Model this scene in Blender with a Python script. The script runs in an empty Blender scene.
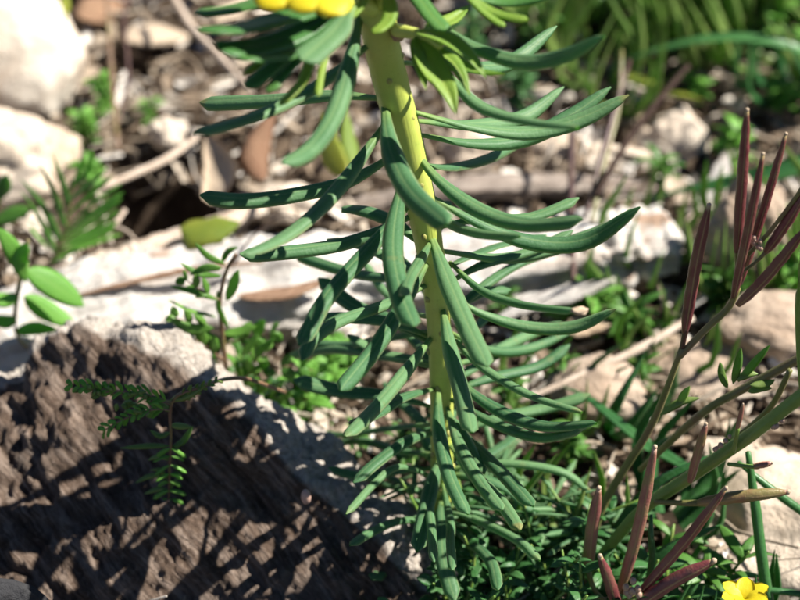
import bpy, math, random
from mathutils import Vector as V, Matrix, noise, Quaternion
random.seed(7)
R = math.radians
sc = bpy.context.scene
S = 0.01                      # everything below is measured in centimetres

# ------------------------------------------------------------------ camera
PITCH = R(38.0)
CAM_H = 23.2
K = 0.1867 / 400.0
FWD = V((0, math.cos(PITCH), -math.sin(PITCH)))
UP = V((0, math.sin(PITCH), math.cos(PITCH)))
RIGHT = V((1, 0, 0))
CAM = V((0, 0, CAM_H))
cd = bpy.data.cameras.new('camera')
cam = bpy.data.objects.new('camera', cd)
sc.collection.objects.link(cam)
sc.camera = cam
cam.location = CAM * S
cam.rotation_euler = (R(90) - PITCH, 0, 0)
cd.sensor_width = 36
cd.lens = 18 / 0.1867
cd.clip_start = 0.01
cd.clip_end = 300
cd.dof.use_dof = True
cd.dof.focus_distance = 0.291
cd.dof.aperture_fstop = 20
cd.dof.aperture_blades = 7

# ------------------------------------------------------------------ sky and sun
SUN_AZ, SUN_EL = 81.0, 48.0     # azimuth clockwise from the view direction (+Y)
w = bpy.data.worlds.new('World')
sc.world = w
w.use_nodes = True
wn = w.node_tree.nodes
sky = wn.new('ShaderNodeTexSky')
sky.sky_type = 'NISHITA'
sky.sun_disc = False
sky.sun_elevation = R(SUN_EL)
sky.sun_rotation = R(SUN_AZ)
sky.altitude = 1500          # air thinned to weaken the sky's fill light and deepen shadows
sky.air_density = 0.6
sky.dust_density = 0.2
bg = wn['Background']
bg.inputs['Strength'].default_value = 0.05
w.node_tree.links.new(sky.outputs[0], bg.inputs['Color'])
SUN = V((math.cos(R(SUN_EL)) * math.sin(R(SUN_AZ)), math.cos(R(SUN_EL)) * math.cos(R(SUN_AZ)), math.sin(R(SUN_EL))))
sl = bpy.data.lights.new('sun', 'SUN')
sl.energy = 5.0
sl.angle = R(0.53)
sl.color = (1.0, 0.95, 0.86)
so = bpy.data.objects.new('sun', sl)
sc.collection.objects.link(so)
so.rotation_euler = (-SUN).to_track_quat('-Z', 'Y').to_euler()
so.location = SUN * 2
sc.view_settings.view_transform = 'Standard'
sc.view_settings.look = 'None'
sc.view_settings.gamma = 1
sc.view_settings.exposure = 1.25
sc.cycles.max_bounces = 6
sc.cycles.diffuse_bounces = 2
sc.cycles.transmission_bounces = 6
sc.cycles.use_denoising = True
sc.cycles.sample_clamp_indirect = 6

# ------------------------------------------------------------------ helpers: pixels of the photograph to points in the place
def ray(px, py):
    return FWD + RIGHT * ((px - 400) * K) + UP * ((300 - py) * K)
def at_y(px, py, y):
    d = ray(px, py); return CAM + d * (y / d.y)
def at_z(px, py, z):
    d = ray(px, py); return CAM + d * ((z - CAM_H) / d.z)
def at_d(px, py, t):
    return CAM + ray(px, py) * t
def gz(x, y):
    h = 0.45 * noise.noise(V((x * .16, y * .16, 3.1))) + 0.16 * noise.noise(V((x * .55, y * .55, 9.7)))
    h += 0.02 * max(0, y - 34)
    h -= 2.6 * math.exp(-(((x + 4.75) / 1.6) ** 2 + ((y - 32.6) / 1.25) ** 2) ** 2)
    return h
def on_ground(px, py, up=0.0):
    p = at_z(px, py, 0)
    for _ in range(4):
        p = at_z(px, py, gz(p.x, p.y) + up)
    return p
def crv(pts, n):
    """Catmull-Rom through pts, n+1 samples evenly by parameter."""
    P = [V(p) for p in pts]
    if len(P) == 2:
        return [P[0].lerp(P[1], i / n) for i in range(n + 1)]
    P = [P[0] * 2 - P[1]] + P + [P[-1] * 2 - P[-2]]
    L = [0]
    for i in range(1, len(P) - 2):
        L.append(L[-1] + (P[i + 1] - P[i]).length)
    out = []
    for k in range(n + 1):
        s = L[-1] * k / n
        j = 0
        while j < len(L) - 2 and s > L[j + 1]:
            j += 1
        t = (s - L[j]) / max(1e-9, L[j + 1] - L[j])
        a, b, c, d = P[j:j + 4]
        out.append(0.5 * ((2 * b) + (c - a) * t + (2 * a - 5 * b + 4 * c - d) * t * t + (3 * b - a - 3 * c + d) * t ** 3))
    return out
def interp(xs, t):
    f = t * (len(xs) - 1); i = min(int(f), len(xs) - 2)
    return xs[i] + (xs[i + 1] - xs[i]) * (f - i)
def sstep(a, b, x):
    x = min(1, max(0, (x - a) / (b - a))); return x * x * (3 - 2 * x)

class MB:
    def __init__(s): s.v = []; s.f = []; s.uv = []
    def face(s, idx, uvs): s.f.append(tuple(idx)); s.uv.append(uvs)
    def mesh(s, name, mat, base=V((0, 0, 0)), smooth=True):
        m = bpy.data.meshes.new(name)
        m.from_pydata([((p - base) * S)[:] for p in s.v], [], s.f)
        ul = m.uv_layers.new(name='UVMap')
        flat = [c for fu in s.uv for u in fu for c in u]
        ul.data.foreach_set('uv', flat)
        if smooth: m.polygons.foreach_set('use_smooth', [True] * len(m.polygons))
        m.materials.append(mat)
        m.update()
        return m
def link(o, parent=None):
    sc.collection.objects.link(o)
    if parent is not None: o.parent = parent
    return o
def tag(o, label=None, cat=None, group=None, kind=None):
    if label: o['label'] = label
    if cat: o['category'] = cat
    if group: o['group'] = group
    if kind: o['kind'] = kind
    return o
class Thing:
    def __init__(s, name, label, cat, base, group=None):
        s.base = V(base)
        s.o = bpy.data.objects.new(name, None)
        s.o.empty_display_size = 0.005
        s.o.location = s.base * S
        link(s.o)
        tag(s.o, label, cat, group)
def part(th, name, mb, mat, parent=None, smooth=True, label=None):
    o = bpy.data.objects.new(name, mb.mesh(name, mat, th.base, smooth))
    link(o, parent or th.o)
    if label: o['label'] = label
    return o
def single(name, label, cat, mb, mat, base, group=None, kind=None, smooth=True):
    base = V(base)
    o = bpy.data.objects.new(name, mb.mesh(name, mat, base, smooth))
    o.location = base * S
    link(o)
    return tag(o, label, cat, group, kind)

def tube(mb, pts, rad, n=10, seg=None, lump=0.0, cap=True, flat=1.0, flatn=V((0, 0, 1)), seed=0, grain=0.0):
    """round (or flattened) tube through pts; rad: list spread evenly along it."""
    seg = seg or max(4, (len(pts) - 1) * 6)
    C = crv(pts, seg)
    b0 = len(mb.v)
    ref = V(flatn)
    for i, c in enumerate(C):
        T = (C[min(i + 1, seg)] - C[max(i - 1, 0)]).normalized()
        X = T.cross(ref)
        if X.length < 1e-3: X = T.cross(V((0, 1, .1)))
        X.normalize(); Y = X.cross(T)
        r = interp(rad, i / seg)
        for k in range(n):
            a = 2 * math.pi * k / n
            q = r
            if lump:
                q *= 1 + lump * noise.noise(c * (0.7 / max(r, .02)) + V((math.cos(a), math.sin(a), seed)) * .8)
            if grain:
                s_ = i / seg
                q *= 1 + grain * noise.fractal(V((math.cos(a) * 2.6, math.sin(a) * 2.6, s_ * 7 + seed)), .7, 2, 4)
                q *= 1 - grain * 1.2 * sstep(.15, .45, noise.noise(V((math.cos(a) * 1.7 + 5, math.sin(a) * 1.7, s_ * 3.5 + seed))))
                q *= 1 + grain * .5 * noise.noise(V((math.cos(a) * 1.3, math.sin(a) * 1.3, s_ * 40 + seed)))
            mb.v.append(c + X * math.cos(a) * q + Y * math.sin(a) * q * flat)
    for i in range(seg):
        for k in range(n):
            k2 = (k + 1) % n
            a, b, c, d = b0 + i * n + k, b0 + i * n + k2, b0 + (i + 1) * n + k2, b0 + (i + 1) * n + k
            mb.face((a, b, c, d), ((k / n, i / seg), ((k + 1) / n, i / seg), ((k + 1) / n, (i + 1) / seg), (k / n, (i + 1) / seg)))
    if cap:
        for e, off in ((0, b0), (seg, b0 + seg * n)):
            T = (C[1] - C[0]).normalized() * -1 if e == 0 else (C[-1] - C[-2]).normalized()
            mb.v.append(C[e] + T * interp(rad, e / seg) * .45)
            t = len(mb.v) - 1
            for k in range(n):
                k2 = (k + 1) % n
                q = (off + k2, off + k, t) if e == 0 else (off + k, off + k2, t)
                mb.face(q, ((k / n, e / seg),) * 3)
    return C

def prof_spurge(t):
    b = 0.38 + 0.62 * sstep(0, .40, t)
    if t > .90: b *= max(0.0, 1 - ((t - .90) / .101) ** 2.6) ** .5
    return b
def prof_acute(t):
    b = 0.38 + 0.62 * sstep(0, .55, t)
    if t > .72: b *= math.sqrt(max(0.0, 1 - ((t - .72) / .282) ** 2)) * .8 + .2 * (1 - (t - .72) / .28)
    return b
def prof_oval(t):
    return max(.06, math.sin(math.pi * min(1, t ** .85)) ** .62)
def prof_ovate(t):
    return max(.03, math.sin(math.pi * t ** .7) ** .8)
def prof_blade(t):
    return (0.7 + .3 * sstep(0, .25, t)) * (1 - t ** 2.2) + .01
def prof_round(t):
    return max(.1, math.sqrt(max(0, 1 - (2 * t - 1) ** 2)))
def leaf(mb, pts, wid, prof=prof_spurge, up=V((0, 0, 1)), thick=.05, curl=.35, fold=0.0, nseg=16, ncr=6, roll=0.0, twist=0.0, groove=.0, wav=.03, seed=0.0):
    """closed leaf body: top and underside, edges bent down by curl, folded up by fold."""
    C = crv(pts, nseg)
    rows = []
    for i, c in enumerate(C):
        t = i / nseg
        T = (C[min(i + 1, nseg)] - C[max(i - 1, 0)]).normalized()
        X = T.cross(up)
        if X.length < .05: X = T.cross(V((0.2, -1, .3)))
        X.normalize(); N = X.cross(T)
        a = roll + twist * t
        X, N = X * math.cos(a) + N * math.sin(a), N * math.cos(a) - X * math.sin(a)
        hw = wid * .5 * prof(t)
        h1 = hw * (1 + wav * noise.noise(V((t * 5, seed, 1.3)))); h2 = hw * (1 + wav * noise.noise(V((t * 5, seed, 7.3))))
        th = thick * min(1, hw / (wid * .25 + 1e-6)) * .5
        top = []; bot = []
        for k in range(ncr + 1):
            s = -1 + 2 * k / ncr
            x = s * (h1 if s < 0 else h2)
            z = -curl * hw * (.3 * s * s + .7 * s ** 4) + fold * hw * abs(s) - groove * wid * math.exp(-(s / .22) ** 2)
            tt = th * (1 - s * s) ** .5 if abs(s) < 1 else 0
            top.append(c + X * x + N * (z + tt)); bot.append(c + X * x * .995 + N * (z - tt - .15 * thick * (1 - abs(s)) ** 2))
        rows.append((top, bot))
    b0 = len(mb.v); n1 = ncr + 1
    for top, bot in rows: mb.v.extend(top); mb.v.extend(bot)
    for i in range(nseg):
        for k in range(ncr):
            a = b0 + i * 2 * n1 + k; c = b0 + (i + 1) * 2 * n1 + k
            u0, u1, v0, v1 = k / ncr, (k + 1) / ncr, i / nseg, (i + 1) / nseg
            mb.face((a, a + 1, c + 1, c), ((u0, v0), (u1, v0), (u1, v1), (u0, v1)))
            a += n1; c += n1
            mb.face((a, c, c + 1, a + 1), ((1 + u0, v0), (1 + u0, v1), (1 + u1, v1), (1 + u1, v0)))
        for k in (0, ncr):      # seal the margins
            a = b0 + i * 2 * n1 + k; c = b0 + (i + 1) * 2 * n1 + k
            q = (a, c, c + n1, a + n1) if k == 0 else (a, a + n1, c + n1, c)
            e = 0.0 if k == 0 else 1.0
            mb.face(q, ((e, i / nseg),) * 4)
    return C
def blob(mb, c, rx, ry, rz, lump=.2, freq=1.0, sub=3, seed=0, rot=None, flatten=None, ridged=0.0):
    import bmesh
    bm = bmesh.new(); bmesh.ops.create_icosphere(bm, subdivisions=sub, radius=1)
    b0 = len(mb.v)
    for v in bm.verts:
        p = v.co.copy()
        d = 1 + lump * noise.fractal(p * freq + V((seed, seed * 1.7, 0)), .9, 2.0, 5)
        if ridged: d -= ridged * max(0, noise.ridged_multi_fractal(p * freq * 2 + V((0, seed, 0)), 1, 2, 4, 1, 2) - 1.1) * .3
        q = p * d
        if flatten: q.z = max(q.z, flatten)
        q = V((q.x * rx, q.y * ry, q.z * rz))
        if rot: q = rot @ q
        mb.v.append(V(c) + q)
    for f in bm.faces:
        ix = [b0 + v.index for v in f.verts]
        mb.face(ix, [(v.co.x * .5 + .5, v.co.z * .5 + .5) for v in f.verts])
    bm.free()

# ------------------------------------------------------------------ materials
class G:
    def __init__(s, name):
        s.m = bpy.data.materials.new(name); s.m.use_nodes = True
        s.t = s.m.node_tree; s.t.nodes.clear()
        s.out = s.t.nodes.new('ShaderNodeOutputMaterial')
    def n(s, typ, ins=None, **props):
        k = s.t.nodes.new('ShaderNode' + typ)
        for a, b in props.items(): setattr(k, a, b)
        for a, b in (ins or {}).items(): s.set(k.inputs[a], b)
        return k
    def set(s, inp, val):
        if isinstance(val, bpy.types.NodeSocket): s.t.links.new(val, inp)
        elif isinstance(val, tuple) and len(val) == 3 and inp.type == 'RGBA': inp.default_value = (*val, 1)
        else: inp.default_value = val
    def mix(s, f, a, b, blend='MIX'):
        k = s.t.nodes.new('ShaderNodeMix'); k.data_type = 'RGBA'; k.blend_type = blend
        s.set(k.inputs[0], f); s.set(k.inputs[6], a); s.set(k.inputs[7], b)
        return k.outputs[2]
    def math(s, op, a, b=None, c=None):
        k = s.t.nodes.new('ShaderNodeMath'); k.operation = op
        for i, x in enumerate((a, b, c)):
            if x is not None: s.set(k.inputs[i], x)
        return k.outputs[0]
    def ramp(s, x, a, b, lo=0.0, hi=1.0, smooth=True):
        k = s.t.nodes.new('ShaderNodeMapRange')
        if smooth: k.interpolation_type = 'SMOOTHSTEP'
        for i, q in enumerate((x, a, b, lo, hi)): s.set(k.inputs[i], q)
        return k.outputs[0]
    def noise(s, feat, vec=None, detail=4, rough=.55, dist=0):
        k = s.n('TexNoise', {'Scale': 100 / feat, 'Detail': detail, 'Roughness': rough, 'Distortion': dist})
        s.set(k.inputs['Vector'], vec if vec is not None else s.obj())
        return k.outputs[0]
    def obj(s):
        if not hasattr(s, '_tc'): s._tc = s.t.nodes.new('ShaderNodeTexCoord')
        return s._tc.outputs['Object']
    def uv(s):
        k = s.n('UVMap'); return k.outputs[0]
    def bump(s, h, dist, strength=1.0):
        return s.n('Bump', {'Height': h, 'Distance': dist * S, 'Strength': strength}).outputs[0]
    def cramp(s, x, stops, mode='LINEAR'):
        k = s.t.nodes.new('ShaderNodeValToRGB'); k.color_ramp.interpolation = mode
        e = k.color_ramp.elements
        while len(e) < len(stops): e.new(.5)
        for q, (p, c) in zip(e, stops): q.position = p; q.color = (*c, 1)
        s.set(k.inputs[0], x); return k.outputs[0]
    def done(s, shader):
        s.t.links.new(shader, s.out.inputs[0]); return s.m

def leaf_mat(name, c1, c2, base=None, tipc=None, mid=None, edge=None, under=None, tcol=(.10, .30, .02), tfac=.35, rough=.42, var=.5, streak=True, spec=.4, midw=.16):
    g = G(name)
    sx = g.n('SeparateXYZ', {0: g.uv()})
    u = g.math('FRACT', g.math('MULTIPLY', sx.outputs[0], .99999))
    isund = g.math('GREATER_THAN', sx.outputs[0], 1.0001)
    d = g.math('MULTIPLY', g.math('ABSOLUTE', g.math('SUBTRACT', u, .5)), 2)
    oi = g.n('ObjectInfo').outputs['Random']
    nz = g.noise(.6, detail=3)
    f = g.math('ADD', g.math('MULTIPLY', oi, var), g.math('MULTIPLY', nz, 1 - var * .6))
    col = g.mix(g.ramp(f, .25, .85), c1, c2)
    if streak:
        mp = g.n('Mapping', {'Vector': g.uv(), 'Scale': (26, 2.5, 1)})
        st = g.n('TexNoise', {'Vector': mp.outputs[0], 'Scale': 1.0, 'Detail': 4}).outputs[0]
        col = g.mix(g.ramp(st, .35, .75, 0, .35), col, g.mix(1, col, (.62, .68, .55), 'MULTIPLY'))
        fine = g.noise(.035, detail=2)
        col = g.mix(g.ramp(fine, .5, .72, 0, .12), col, (.30, .40, .30))
    if mid: col = g.mix(g.ramp(d, .02, midw, .38, 0), col, mid)
    if edge: col = g.mix(g.ramp(d, .84, .98, 0, .8), col, edge)
    if under: col = g.mix(isund, col, under)
    if base: col = g.mix(g.ramp(sx.outputs[1], .0, .22, .75, 0), col, base)
    if tipc:
        tm = g.math('MULTIPLY', g.ramp(g.math('ADD', sx.outputs[1], g.math('MULTIPLY', g.math('SUBTRACT', nz, .5), .12)), .945, .985), g.ramp(oi, .75, 1.0, 0, .7))
        col = g.mix(tm, col, tipc)
        sp = g.math('MULTIPLY', g.ramp(g.noise(.22, detail=2, rough=.4), .68, .74), .3)
        col = g.mix(sp, col, (.20, .22, .09))
    b = g.bump(g.math('ADD', g.noise(.05, detail=3), g.math('MULTIPLY', g.noise(.35), 2.0)), .07 if rough > .65 else .014, .8 if rough > .65 else .4)
    pr = g.n('BsdfPrincipled', {'Base Color': col, 'Roughness': rough, 'Specular IOR Level': spec, 'Normal': b})
    tr = g.n('BsdfTranslucent', {'Color': tcol, 'Normal': b})
    ms = g.n('MixShader', {0: tfac, 1: pr.outputs[0], 2: tr.outputs[0]})
    return g.done(ms.outputs[0])

M = {}
M['spurge'] = leaf_mat('glaucous_leaf', (.058, .150, .066), (.130, .250, .112), base=(.26, .36, .09), tipc=(.30, .24, .09), mid=(.24, .35, .15), edge=(.38, .50, .24), under=(.09, .18, .08), tcol=(.11, .50, .03), tfac=.27, rough=.5, spec=.22)
M['young'] = leaf_mat('young_leaf', (.16, .30, .045), (.30, .42, .07), mid=(.40, .45, .10), tcol=(.40, .60, .04), tfac=.42, rough=.45)
M['bract'] = leaf_mat('bract_leaf', (.055, .17, .04), (.10, .24, .06), mid=(.2, .3, .06), tcol=(.09, .42, .03), tfac=.34, rough=.42)
M['yellow'] = leaf_mat('yellow_flower', (.66, .54, .012), (.74, .64, .03), tcol=(.9, .75, .02), tfac=.35, rough=.5, streak=False)
M['vetch'] = leaf_mat('vetch_leaf', (.05, .15, .025), (.10, .24, .04), tcol=(.16, .45, .03), tfac=.36, rough=.42)
M['vetch2'] = leaf_mat('fresh_leaf', (.09, .22, .03), (.17, .34, .06), tcol=(.22, .52, .03), tfac=.4, rough=.45)
M['bright'] = leaf_mat('bright_leaf', (.13, .32, .05), (.19, .42, .07), mid=(.25, .45, .1), tcol=(.24, .60, .04), tfac=.42, rough=.5)
M['cover'] = leaf_mat('small_cover_leaf', (.035, .13, .035), (.075, .20, .06), tcol=(.10, .38, .03), tfac=.34, rough=.38)
M['grass'] = leaf_mat('grass_blade', (.09, .175, .04), (.23, .31, .085), tcol=(.22, .50, .04), tfac=.38, rough=.42)
M['rush'] = leaf_mat('dark_blade', (.03, .12, .035), (.06, .18, .05), tcol=(.08, .35, .03), tfac=.25, rough=.35)
M['yellowing'] = leaf_mat('yellowing_leaf', (.34, .34, .04), (.16, .25, .04), tcol=(.5, .5, .03), tfac=.4, rough=.5)
M['dryleaf'] = leaf_mat('dry_leaf', (.42, .29, .19), (.56, .44, .33), mid=(.5, .4, .3), under=(.4, .3, .22), tcol=(.5, .3, .15), tfac=.18, rough=.7)
M['brownleaf'] = leaf_mat('brown_leaf', (.20, .10, .055), (.34, .20, .12), under=(.3, .2, .13), tcol=(.4, .2, .08), tfac=.2, rough=.7)

def stem_mat(name, c1, c2, c3, feat=.5, rough=.4):
    g = G(name)
    n1 = g.noise(feat, detail=4); n2 = g.noise(.06, detail=3)
    col = g.cramp(n1, [(.3, c1), (.5, c2), (.7, c3)])
    col = g.mix(g.ramp(n2, .55, .75, 0, .3), col, g.mix(1, col, (.55, .6, .5), 'MULTIPLY'))
    mp = g.n('Mapping', {'Vector': g.uv(), 'Scale': (30, 3, 1)})
    st = g.n('TexNoise', {'Vector': mp.outputs[0], 'Scale': 1.0, 'Detail': 3}).outputs[0]
    b = g.bump(st, .015, .4)
    pr = g.n('BsdfPrincipled', {'Base Color': col, 'Roughness': rough, 'Normal': b, 'Subsurface Weight': 0.15, 'Subsurface Radius': (.001, .001, .0003), 'Subsurface Scale': .6})
    return g.done(pr.outputs[0])
M['stem'] = stem_mat('spurge_stem', (.32, .42, .08), (.46, .52, .10), (.55, .57, .14), feat=1.2)
M['podstem'] = stem_mat('green_stem', (.10, .20, .03), (.15, .26, .045), (.20, .25, .06))
M['olivestem'] = stem_mat('olive_stem', (.12, .13, .035), (.18, .17, .06), (.17, .10, .06))
M['purplestem'] = stem_mat('purple_stem', (.055, .018, .02), (.075, .028, .026), (.07, .045, .025))
M['brownstem'] = stem_mat('brown_stem', (.04, .014, .015), (.06, .025, .023), (.08, .04, .03), rough=.7)
M['redstem'] = stem_mat('reddish_stem', (.14, .09, .045), (.18, .10, .06), (.16, .15, .05))

def pod_mat(name, cs, tip):
    g = G(name)
    sx = g.n('SeparateXYZ', {0: g.uv()})
    n1 = g.noise(.35, detail=4)
    col = g.cramp(n1, [(.32, cs[0]), (.5, cs[1]), (.68, cs[2])])
    seam = g.ramp(g.math('ABSOLUTE', g.math('SUBTRACT', g.math('FRACT', g.math('MULTIPLY', sx.outputs[0], 2)), .5)), .0, .07, .8, 0)
    col = g.mix(seam, col, (.30, .22, .10))
    col = g.mix(g.ramp(sx.outputs[1], .95, 1.0), col, tip)
    b = g.bump(g.math('ADD', g.noise(.12), g.noise(.03)), .012, .5)
    pr = g.n('BsdfPrincipled', {'Base Color': col, 'Roughness': .38, 'Normal': b, 'Specular IOR Level': .5})
    return g.done(pr.outputs[0])
M['pod'] = pod_mat('purple_pod', ((.11, .026, .030), (.165, .045, .045), (.18, .085, .06)), (.45, .35, .16))
M['pinkpod'] = pod_mat('pinkish_pod', ((.22, .08, .07), (.28, .13, .09), (.22, .16, .07)), (.6, .4, .3))
M['olivepod'] = pod_mat('olive_pod', ((.15, .14, .045), (.20, .16, .06), (.22, .11, .06)), (.22, .05, .05))

def stone_mat(name, cs, feat=1.2, rough=.85, bump=.05, crack=0.0):
    g = G(name)
    n1 = g.noise(feat * 1.6, detail=6, rough=.6); n2 = g.noise(.12, detail=5, rough=.7); n3 = g.noise(feat * .6, detail=5, dist=1.2)
    col = g.cramp(n1, [(.3, cs[0]), (.52, cs[1]), (.72, cs[2])])
    col = g.mix(g.ramp(n3, .52, .7, 0, .55), col, cs[0])
    col = g.mix(g.ramp(n2, .52, .75, 0, .4), col, g.mix(1, col, (.5, .45, .4), 'MULTIPLY'))
    h = g.math('ADD', n3, g.math('MULTIPLY', n2, .5))
    pr = g.n('BsdfPrincipled', {'Base Color': col, 'Roughness': rough, 'Normal': g.bump(h, bump * 3, .8), 'Specular IOR Level': .2})
    return g.done(pr.outputs[0])
M['whiterock'] = stone_mat('white_rock', ((.52, .38, .28), (.68, .60, .50), (.78, .74, .67)), feat=2.2)
M['palestone'] = stone_mat('pale_stone', ((.42, .32, .23), (.60, .50, .40), (.70, .62, .53)), feat=1.5)
M['shadedstone'] = stone_mat('grey_stone', ((.022, .022, .025), (.032, .032, .035), (.045, .045, .045)), feat=1.5)  # near-black grey: the corner slab's shade is put into its colour
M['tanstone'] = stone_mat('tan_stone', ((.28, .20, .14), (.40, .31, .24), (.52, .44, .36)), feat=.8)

def soil_mat():
    g = G('soil')
    n1 = g.noise(3, detail=6); n2 = g.noise(.25, detail=6, rough=.7); n3 = g.noise(.8, detail=5)
    col = g.cramp(n3, [(.3, (.035, .024, .016)), (.5, (.075, .052, .036)), (.7, (.15, .11, .08))])
    col = g.mix(g.ramp(n2, .52, .72, 0, .7), col, (.22, .165, .125))
    col = g.mix(g.ramp(n1, .5, .7, 0, .4), col, (.16, .115, .08))
    pr = g.n('BsdfPrincipled', {'Base Color': col, 'Roughness': .95, 'Normal': g.bump(g.math('ADD', n2, n3), .25, 1), 'Specular IOR Level': .1})
    return g.done(pr.outputs[0])
M['soil'] = soil_mat()
def chip_mat(name, stops):
    g = G(name)
    rnd = g.n('NewGeometry').outputs['Random Per Island']
    col = g.cramp(rnd, stops, 'LINEAR')
    n2 = g.noise(.09, detail=5, rough=.7)
    col = g.mix(g.ramp(n2, .42, .75, 0, .65), col, g.mix(1, col, (.45, .40, .36), 'MULTIPLY'))
    pr = g.n('BsdfPrincipled', {'Base Color': col, 'Roughness': .8, 'Normal': g.bump(n2, .03, .7), 'Specular IOR Level': .2})
    return g.done(pr.outputs[0])
M['chips'] = chip_mat('litter', [(0, (.04, .027, .017)), (.25, (.11, .077, .05)), (.45, (.23, .175, .125)), (.65, (.38, .31, .235)), (.85, (.56, .495, .415)), (1, (.74, .70, .65))])

def wood_mat(name, cs, along=(1, 1, 1), bump=.05, crackc=None, patch=None, rough=.85, scale=1.0):
    """grain follows V of the UV map (u around, v along)."""
    g = G(name)
    mp = g.n('Mapping', {'Vector': g.uv(), 'Scale': along})
    n1 = g.n('TexNoise', {'Vector': mp.outputs[0], 'Scale': 1.0, 'Detail': 7, 'Roughness': .65, 'Distortion': .4}).outputs[0]
    n2 = g.noise(.10 * scale, detail=5, rough=.7); n3 = g.noise(1.4 * scale, detail=5)
    col = g.cramp(n1, [(.28, cs[0]), (.46, cs[1]), (.66, cs[2])])
    col = g.mix(g.ramp(n2, .5, .75, 0, .45), col, g.mix(1, col, (.55, .5, .45), 'MULTIPLY'))
    if patch: col = g.mix(g.ramp(n3, .61, .70, 0, .8), col, patch)
    h = g.math('ADD', g.math('MULTIPLY', n1, 1.5), g.math('MULTIPLY', n2, .6))
    pr = g.n('BsdfPrincipled', {'Base Color': col, 'Roughness': rough, 'Normal': g.bump(h, bump, .9), 'Specular IOR Level': .15})
    return g.done(pr.outputs[0])
M['bleached'] = wood_mat('bleached_wood', ((.42, .33, .27), (.66, .61, .56), (.76, .74, .71)), along=(22, 4, 1), bump=.16, patch=(.44, .27, .17))
M['rustbark'] = wood_mat('rust_bark', ((.15, .085, .055), (.28, .17, .11), (.42, .28, .19)), along=(6, 8, 1), bump=.06)
M['greywood'] = wood_mat('grey_wood', ((.16, .12, .095), (.32, .26, .22), (.45, .39, .34)), along=(14, 4, 1), bump=.10)
M['twig'] = wood_mat('pale_twig', ((.30, .22, .16), (.48, .38, .30), (.60, .52, .44)), along=(6, 8, 1), bump=.02, scale=.5)
M['darktwig'] = wood_mat('dark_twig', ((.02, .011, .009), (.035, .02, .016), (.06, .04, .03)), along=(6, 8, 1), bump=.02, scale=.5)

def bark_mat():
    g = G('rotten_wood')
    sx = g.n('SeparateXYZ', {0: g.uv()})
    def dot(v):
        return g.n('VectorMath', {0: g.obj(), 1: v}, operation='DOT_PRODUCT').outputs['Value']
    al = dot((.64, .1, -.77)); ac = dot((.77, .3, .64))
    def fib(la, lc, det=5):
        cv = g.n('CombineXYZ', {0: g.math('MULTIPLY', al, 100 / la), 1: g.math('MULTIPLY', ac, 100 / lc), 2: g.math('MULTIPLY', dot((0, 1, 0)), 100 / la)})
        return g.n('TexNoise', {'Vector': cv.outputs[0], 'Scale': 1.0, 'Detail': det, 'Roughness': .65, 'Distortion': .5}).outputs[0]
    n1 = fib(.9, .13); nf = fib(.35, .045, 3)
    n2 = g.noise(.09, detail=6, rough=.72); n3 = g.noise(1.3, detail=4)
    col = g.cramp(n1, [(.3, (.035, .024, .017)), (.48, (.115, .080, .060)), (.66, (.27, .21, .17))])
    col = g.mix(g.ramp(n2, .5, .72, 0, .5), col, (.31, .245, .20))
    col = g.mix(g.ramp(nf, .35, .5, .55, 0), col, (.05, .035, .027))
    col = g.mix(g.ramp(n3, .5, .7, 0, .4), col, (.16, .14, .125))
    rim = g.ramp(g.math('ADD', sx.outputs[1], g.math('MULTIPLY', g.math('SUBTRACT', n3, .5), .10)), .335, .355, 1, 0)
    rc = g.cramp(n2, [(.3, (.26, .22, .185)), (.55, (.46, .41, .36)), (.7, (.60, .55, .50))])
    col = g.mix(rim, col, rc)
    h = g.math('ADD', g.math('ADD', n1, g.math('MULTIPLY', nf, .5)), g.math('MULTIPLY', n2, .6))
    pr = g.n('BsdfPrincipled', {'Base Color': col, 'Roughness': .92, 'Normal': g.bump(h, .11, 1), 'Specular IOR Level': .1})
    return g.done(pr.outputs[0])
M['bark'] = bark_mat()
def plain(name, c, rough=.5):
    g = G(name)
    col = g.mix(g.noise(.12, detail=4), c, tuple(x * .6 for x in c))
    return g.done(g.n('BsdfPrincipled', {'Base Color': col, 'Roughness': rough}).outputs[0])
M['bud'] = plain('bud', (.45, .30, .22)); M['scar'] = plain('leaf_scar', (.42, .24, .17)); M['seed'] = plain('seed', (.55, .36, .29))
M['scarlight'] = plain('pale_scar', (.40, .38, .10)); M['dry'] = plain('dry_tip', (.5, .38, .26), .7)

# ------------------------------------------------------------------ ground
def build_ground():
    mb = MB(); n = 260
    def spread(k):
        s = -1 + 2 * k / n
        return 17 * s + 3000 * max(0, abs(s) - .86) ** 2 * (1 if s > 0 else -1) * 30
    xs = [spread(k) for k in range(n + 1)]; ys = [30 + spread(k) for k in range(n + 1)]
    for y in ys:
        for x in xs:
            far = max(abs(x), abs(y - 30))
            z = gz(x, min(y, 60)) + .10 * noise.fractal(V((x * 1.4, y * 1.4, 0)), .8, 2, 4) if far < 60 else gz(x, 60) * 2
            mb.v.append(V((x, y, z)))
    for j in range(n):
        for i in range(n):
            a = j * (n + 1) + i
            mb.face((a, a + 1, a + n + 2, a + n + 1), ((xs[i], ys[j]), (xs[i + 1], ys[j]), (xs[i + 1], ys[j + 1]), (xs[i], ys[j + 1])))
    o = bpy.data.objects.new('ground', mb.mesh('ground', M['soil'])); link(o); tag(o, kind='structure')
    o['label'] = 'brown soil under the leaf litter and plants'
build_ground()

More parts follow.
